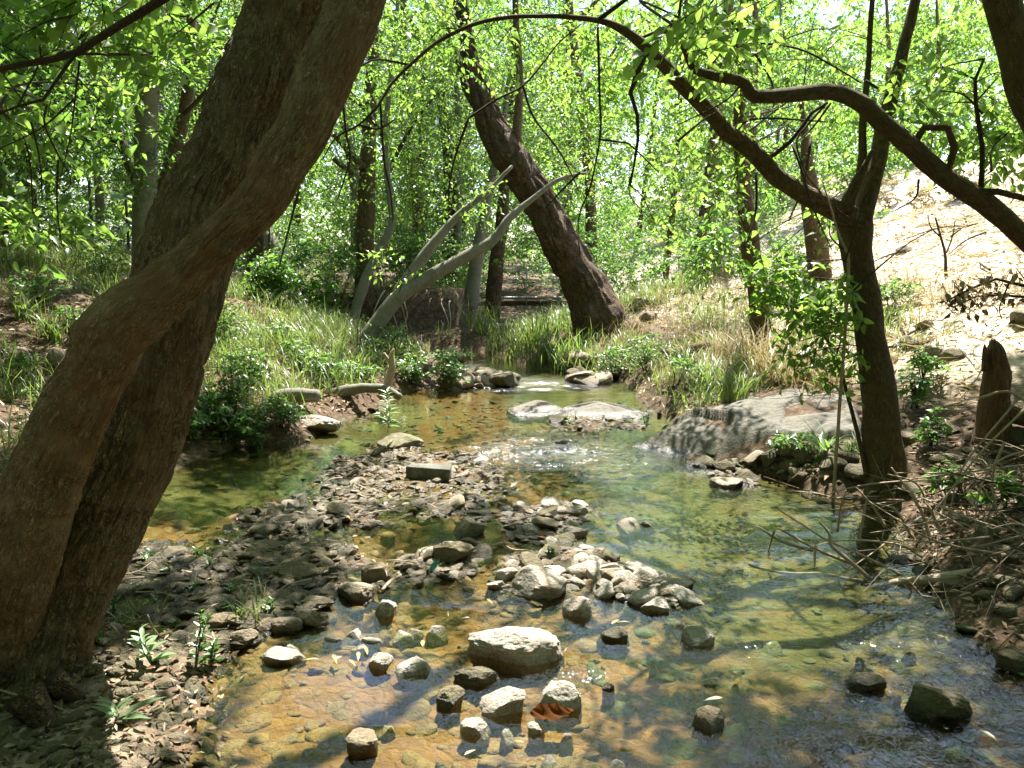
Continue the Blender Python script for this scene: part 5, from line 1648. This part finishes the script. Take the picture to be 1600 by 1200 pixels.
wood('fallen_branch', 'long bleached fallen branch forking out over the water from the brush heap', 'branch', [(1680, 876, 26), (1600, 886, 23), (1500, 900, 19), (1430, 908, 16), (1378, 915, 12), (1332, 932, 8), (1300, 940, 6), (1270, 946, 5)], (3.75, 4.1), 'dead',
     parts=[([(1368, 914, 8), (1345, 892, 7), (1318, 868, 6.5), (1298, 850, 6), (1296, 834, 5), (1280, 814, 3)], (4.0, 4.1)), ([(1390, 911, 7), (1330, 906, 6), (1285, 897, 5), (1230, 896, 4.5), (1190, 890, 4), (1170, 883, 3)], (4.0, 4.15)),
            ([(1335, 928, 6), (1300, 931, 5), (1260, 931, 4), (1235, 922, 3.5), (1212, 919, 2.5)], (4.05, 4.1)), ([(1368, 920, 5), (1358, 932, 4), (1345, 941, 3)], (4.0, 3.95)), ([(1434, 915, 6), (1415, 940, 4), (1392, 962, 3.5), (1373, 978, 3)], (3.95, 3.8))])
SG = 'bleached twigs sticking out of the brush heap'
for q in ([(1420, 905), (1345, 866), (1296, 846), (1255, 820), (1215, 795)], [(1455, 845), (1440, 800), (1418, 765), (1392, 731)], [(1470, 832), (1450, 790), (1430, 755), (1386, 741)], [(1465, 815), (1476, 785), (1470, 760)],
          [(1425, 840), (1402, 800), (1370, 788)], [(1340, 850), (1348, 815), (1356, 775)], [(1309, 830), (1313, 795), (1322, 767)], [(1382, 822), (1362, 790), (1338, 762)], [(1270, 860), (1222, 845), (1185, 823)], [(1330, 880), (1280, 860), (1215, 825)],
          [(1210, 830), (1200, 860)], [(1440, 870), (1400, 850), (1310, 845), (1250, 862)], [(1275, 845), (1273, 890)], [(1500, 880), (1440, 860), (1380, 850)], [(1420, 900), (1390, 870), (1370, 840)], [(1540, 870), (1510, 830), (1460, 800), (1430, 790)]):
    y = 4.2 + RNG.normal() * .12
    w = 4.2 + 2.4 * RNG.random()
    wood('twig', 'bleached thin dead twig sticking out of the brush heap', 'twig', [(u, v, w * (1 - .55 * i / (len(q) - 1))) for i, (u, v) in enumerate(q)], (y, y + RNG.normal() * .15), 'dead', SG, 6, .08)
BG = 'sticks of the brush heap'
for k in range(24):
    a = np.array([RNG.uniform(1.95, 3.0), RNG.uniform(3.3, 4.9), 0])
    a[2] = max(float(H(a)), 0) + .05 + .22 * RNG.random()
    az = RNG.uniform(2.0, 4.2)
    L = .3 + .6 * RNG.random()
    b = a + np.array([math.cos(az) * L, math.sin(az) * L * .6, RNG.normal() * .14])
    b[2] = max(b[2], float(H(b)) + .01, .01)
    r = .003 + .005 * RNG.random()
    t = Tree('stick', 'dead grey brown stick lying in the brush heap at the right water edge', 'stick', a, BG)
    t.limb([a, (a + b) / 2 + RNG.normal(size=3) * .05, b], [r, r * .8, r * .4], 'stem', 'dead' if k % 3 else 'deadbrown', 5, 6, .1)
    t.done()
m = MB()
n = 220
A = np.column_stack([RNG.uniform(1.75, 3.4, n), RNG.uniform(3.0, 5.2, n), np.zeros(n)])
A = A[lookup(D2, A) > -.25]
n = len(A)
A[:, 2] = np.maximum(H(A), 0) + .02 + .22 * RNG.random(n)
dv = unit(np.column_stack([RNG.standard_normal((n, 2)), RNG.standard_normal(n) * .4])) * (.1 + .3 * RNG.random(n))[:, None]
prisms(m, np.stack([A, A + dv * .5 + RNG.standard_normal((n, 3)) * .02, A + dv], 1), np.full(n, .003), np.full(n, .0015), 0)
o = m.obj('brush_tangle', M['dead'], kind='stuff')
o['label'] = 'tangle of fine dead twigs on the right bank'
litter('brush_litter', 3600, 1.7, 3.6, 2.9, 5.4, lambda q: lookup(D2, q) > -.15, .042, 'litter', 'dry leaves caught in the brush heap')
# thin hanging stems over the brush
for q in ([(1610, 600), (1560, 660), (1500, 740), (1480, 830)], [(1600, 640), (1540, 700), (1490, 760), (1440, 830)], [(1570, 690), (1552, 740), (1556, 800), (1575, 860)], [(1620, 700), (1560, 720), (1530, 770), (1520, 850)], [(1530, 622), (1575, 612), (1620, 640)]):
    y = 4.3 + RNG.normal() * .1
    wood('bare_stem', 'thin bare stem arching over the brush heap', 'stem', [(u, v, 5 - 3 * i / 3) for i, (u, v) in enumerate(q)], y, 'dead', 'bare stems arching over the brush', 6, .05)
for k in range(22):
    p = np.array([RNG.uniform(3.4, 9), RNG.uniform(6, 13), 0])
    p[2] = float(H(p)) + .02
    az = RNG.random() * 6.28
    L = .3 + .7 * RNG.random()
    e = p + np.array([math.cos(az) * L, math.sin(az) * L, 0])
    e[2] = float(H(e)) + .03
    mid = (p + e) / 2 + RNG.normal(size=3) * .04
    mid[2] = float(H(mid)) + .05
    t = Tree('stick', 'dry fallen stick lying on the bright litter of the slope', 'stick', p, 'sticks on the bright slope')
    t.limb([p, mid, e], [.014, .011, .005], 'stem', 'deadbrown' if k % 2 else 'twig', 6, 8, .15)
    t.done()
# stump
g = ground(1550, 690)
st = Tree('stump', 'broken jagged brown tree stump on the bank right of the creek tree', 'stump', g)
yy = g[1]
st.trace([(1545, 700, 64), (1550, 660, 50), (1556, 610, 42), (1556, 570, 36), (1553, 545, 26), (1550, 532, 6)], yy, yy, 'trunk', 'deadbrown', sides=18, seg=40, lump=.22, ls=14, seed=5)
for du, top in ((-12, 538), (4, 530), (14, 548)):
    st.trace([(1552 + du, 580, 14), (1551 + du, 550, 10), (1550 + du, top, 3)], yy - .03, yy - .02, 'splinter', 'deadbrown', sides=6)
st.trace([(1555, 640, 34), (1590, 650, 26), (1630, 665, 18)], yy, yy - .1, 'root', 'deadbrown', sides=10, lump=.25)
st.done()
# logs
g = ground(465, 632)
wood('log', 'short pale barkless log jutting from the left bank above the boulder', 'log', [(408, 632, 16), (430, 622, 22), (460, 618, 24), (496, 618, 20)], (g[1] + .05, g[1] - .1), 'bark_grey', sides=14)
g = ground(560, 622)
wood('driftwood', 'grey bent driftwood root lying along the left water edge', 'driftwood', [(500, 640, 12), (512, 622, 18), (535, 612, 20), (570, 606, 16), (600, 608, 14), (625, 622, 12)], (g[1], g[1] - .2), 'bark_grey', parts=[([(512, 625, 12), (498, 610, 8), (492, 590, 5)], (g[1], g[1]))])
wood('dead_stub', 'short upright pale dead stub at the end of the driftwood root', 'stub', [(597, 622, 17), (605, 600, 15), (612, 575, 11), (612, 555, 8), (615, 545, 3)], g[1] - .05, 'dead', parts=[([(610, 568, 6), (600, 552, 4)], (g[1] - .05, g[1] - .05))])
g = ground(1065, 560)
wood('log', 'curved brown log on the right bank below the dry grass', 'log', [(1032, 551, 12), (1050, 553, 18), (1080, 546, 16), (1110, 536, 8)], g[1] - .1, 'deadbrown')
wood('stick', 'pale driftwood stick lying across the stones at the bar edge', 'stick', [(597, 922, 5), (612, 908, 6), (640, 894, 6), (680, 882, 5), (740, 862, 4), (785, 848, 3)], (onz(600, 925)[1], onz(785, 852)[1]), 'dead', sides=7)
wood('stick', 'thin pale stick lying on the ground at the bottom left corner', 'stick', [(-20, 1168, 8), (40, 1166, 8), (90, 1163, 7), (150, 1168, 5)], (2.62, 2.62), 'dead', sides=7)
wood('stick', 'thin dry stick leaning by the foot of the crossing trunks', 'stick', [(0, 1078, 4), (50, 1092, 4), (100, 1110, 3.5), (125, 1130, 2)], (2.7, 2.62), 'dead', sides=6)
wood('stick', 'long thin twig on the litter in front of the bedrock slab', 'stick', [(1000, 615, 3), (1060, 616, 3), (1100, 618, 2)], 12.0 * .78, 'dead', sides=5)
GT = 'twigs strewn on the gravel'
for k in range(26):
    p = scatter_in(1, 160, 900, 700, 1010, on_bar)[0]
    p[2] = max(float(H(p)), 0) + .045
    az = RNG.random() * 6.28
    L = .08 + .16 * RNG.random()
    e = p + np.array([math.cos(az) * L, math.sin(az) * L, RNG.normal() * .015])
    t = Tree('twig', 'small dry twig strewn on the gravel bar', 'twig', p, GT)
    t.limb([p, (p + e) / 2 + RNG.normal(size=3) * .008, e], [.004, .0035, .002], 'stem', 'dead', 5, 5, .1)
    t.done()
RT = 'roots hanging from the cut bank'
for k in range(24):
    x = RNG.uniform(-3.6, -1.0)
    p = np.array([x, 14.62 + RNG.normal() * .08, .75 + .2 * RNG.random()])
    e = p + np.array([RNG.normal() * .3, -.15 - .2 * RNG.random(), -.3 - .5 * RNG.random()])
    t = Tree('hanging_root', 'thin root hanging from the dark cut bank', 'root', p, RT)
    t.limb([p + np.array([0, .3, .05]), p, (p + e) / 2 + RNG.normal(size=3) * .06, e], [.016, .014, .01, .004], 'stem', 'deadbrown' if k % 3 else 'dead', 6, 10, .1)
    t.done()

# floating and stranded leaves
FL = 'yellow leaves on the water'
for (u, v) in [(535, 1025), (520, 1022), (560, 1018), (545, 1030), (570, 1010), (955, 975), (985, 972), (1125, 1060), (1145, 1048), (1160, 1052), (1130, 1090), (960, 1155), (735, 965), (720, 945), (700, 955), (660, 1010), (820, 1160), (1040, 920), (940, 930), (610, 975), (1530, 1140), (890, 1010), (725, 1180), (500, 1030), (760, 935)]:
    p = onz(u, v, .012)
    m = MB()
    L = .045 + .035 * RNG.random()
    az = RNG.random() * 6.28
    leaf_mesh(m, p[None], np.array([[math.cos(az), math.sin(az), .1]]), np.array([[.1 * RNG.normal(), .1 * RNG.normal(), 1]]), np.array([L]), np.array([L * .24]), np.array([RNG.random()]), True)
    single(m, 'fallen_leaf', M['yellow_leaf'], 'narrow yellow leaf lying on the water', 'leaf', p, FL)
p = onz(862, 1116, .035)
m = MB()
tt, ss = np.meshgrid(np.linspace(0, 1, 17), np.linspace(-1, 1, 9))
wid = .045 * np.sin(math.pi * np.clip(tt, .02, .99) ** .8) ** .75 * (1 + .12 * np.sin(tt * 31 + ss))
lx = (tt - .5) * .15
ly = ss * wid * .8
lz = .35 * np.abs(ss) ** 1.6 * wid + .05 * (tt - .4) ** 2 + .006 * np.sin(tt * 17 + ss * 4)
ca, sa = math.cos(.5), math.sin(.5)
V = np.stack([lx, ly * ca - lz * sa, ly * sa * .8 + lz * ca], -1).reshape(-1, 3) + p
i = (np.arange(8)[:, None] * 17 + np.arange(16)[None, :])
m.add(V, np.stack([i, i + 1, i + 18, i + 17], -1).reshape(-1, 4), None, np.clip(.3 + .5 * fbm(V * 60, 2, 3), 0, 1))
single(m, 'dead_leaf', M['brown_leaf'], 'large curled rusty dead leaf caught against the white stones', 'leaf', p)
p = onz(678, 884, .12)
m = MB()
us, vs = np.meshgrid(np.linspace(-1, 1, 7), np.linspace(-1, 1, 5))
V = np.stack([us * .02 + .008 * vs, .012 * np.sin(us * 4 + vs * 3), vs * .024 + .012 * us], -1).reshape(-1, 3) + p
i = (np.arange(4)[:, None] * 7 + np.arange(6)[None, :])
m.add(V, np.stack([i, i + 1, i + 8, i + 7], -1).reshape(-1, 4))
single(m, 'plastic_scrap', M['plastic'], 'crumpled turquoise scrap of plastic beside the brown ridged rock', 'litter', p)


# ------------------------------------------------------------------ weir and fence
def box(m, c, s, rz=0.0):
    v = np.array([[x, y, z] for z in (-.5, .5) for y in (-.5, .5) for x in (-.5, .5)]) * np.asarray(s)
    k, q = math.cos(rz), math.sin(rz)
    v = np.column_stack([v[:, 0] * k - v[:, 1] * q, v[:, 0] * q + v[:, 1] * k, v[:, 2]]) + np.asarray(c)
    m.add(v, [[0, 1, 5, 4], [2, 6, 7, 3], [0, 4, 6, 2], [1, 3, 7, 5], [4, 5, 7, 6], [0, 2, 3, 1]])


yw = 19.5
a, b = at(752, 478, yw), at(985, 478, yw)
wr = thing('weir', 'low dark weir wall with a thin metal rail behind the bend of the creek', 'weir', (a + b) / 2 * np.array([1, 1, 0]))
m = MB()
zt = at(800, 470, yw)[2]
box(m, [(a[0] + b[0]) / 2, yw, zt / 2 - .1], [b[0] - a[0], .35, zt + .2])
m.obj('wall', M['bark_dark'], wr, flat=True)
m = MB()
tube(m, [[a[0], yw - .25, zt + .09], [(a[0] + b[0]) / 2, yw - .25, zt + .085], [b[0], yw - .25, zt + .09]], [.022] * 3, 8, 6)
m.obj('rail', M['metal'], wr)
for u in (770, 822, 870, 920, 962):
    c = at(u, 463, yw)
    m = MB()
    tube(m, [[c[0], yw - .25, zt - .5], [c[0], yw - .25, zt + (.75 if u in (822, 920) else .09)]], [.018, .018], 6, 2)
    m.obj('post', M['metal'], wr)
fe = thing('wire_fence', 'thin dark fence posts carrying wires along the left terrace', 'fence', at(145, 395, 14.5))
px_ = []
for u, y, v1 in ((-40, 13.8, 285), (62, 14.2, 290), (146, 14.5, 277), (201, 14.8, 300), (270, 15.2, 300), (421, 16.0, 330)):
    c = at(u, 390, y)
    z0, z1 = float(H(c)) - .1, at(u, v1, y)[2]
    m = MB()
    tube(m, [[c[0], y, z0], [c[0] + .01, y, z1]], [.026, .024], 7, 3)
    m.obj('post', M['post'], fe)
    px_.append((c[0], y, z0, z1))
for f in (.35, .6, .85):
    m = MB()
    tube(m, [[x, y, z0 + (z1 - z0) * f] for x, y, z0, z1 in px_], [.004] * len(px_), 4, 20)
    m.obj('wire', M['metal'], fe)
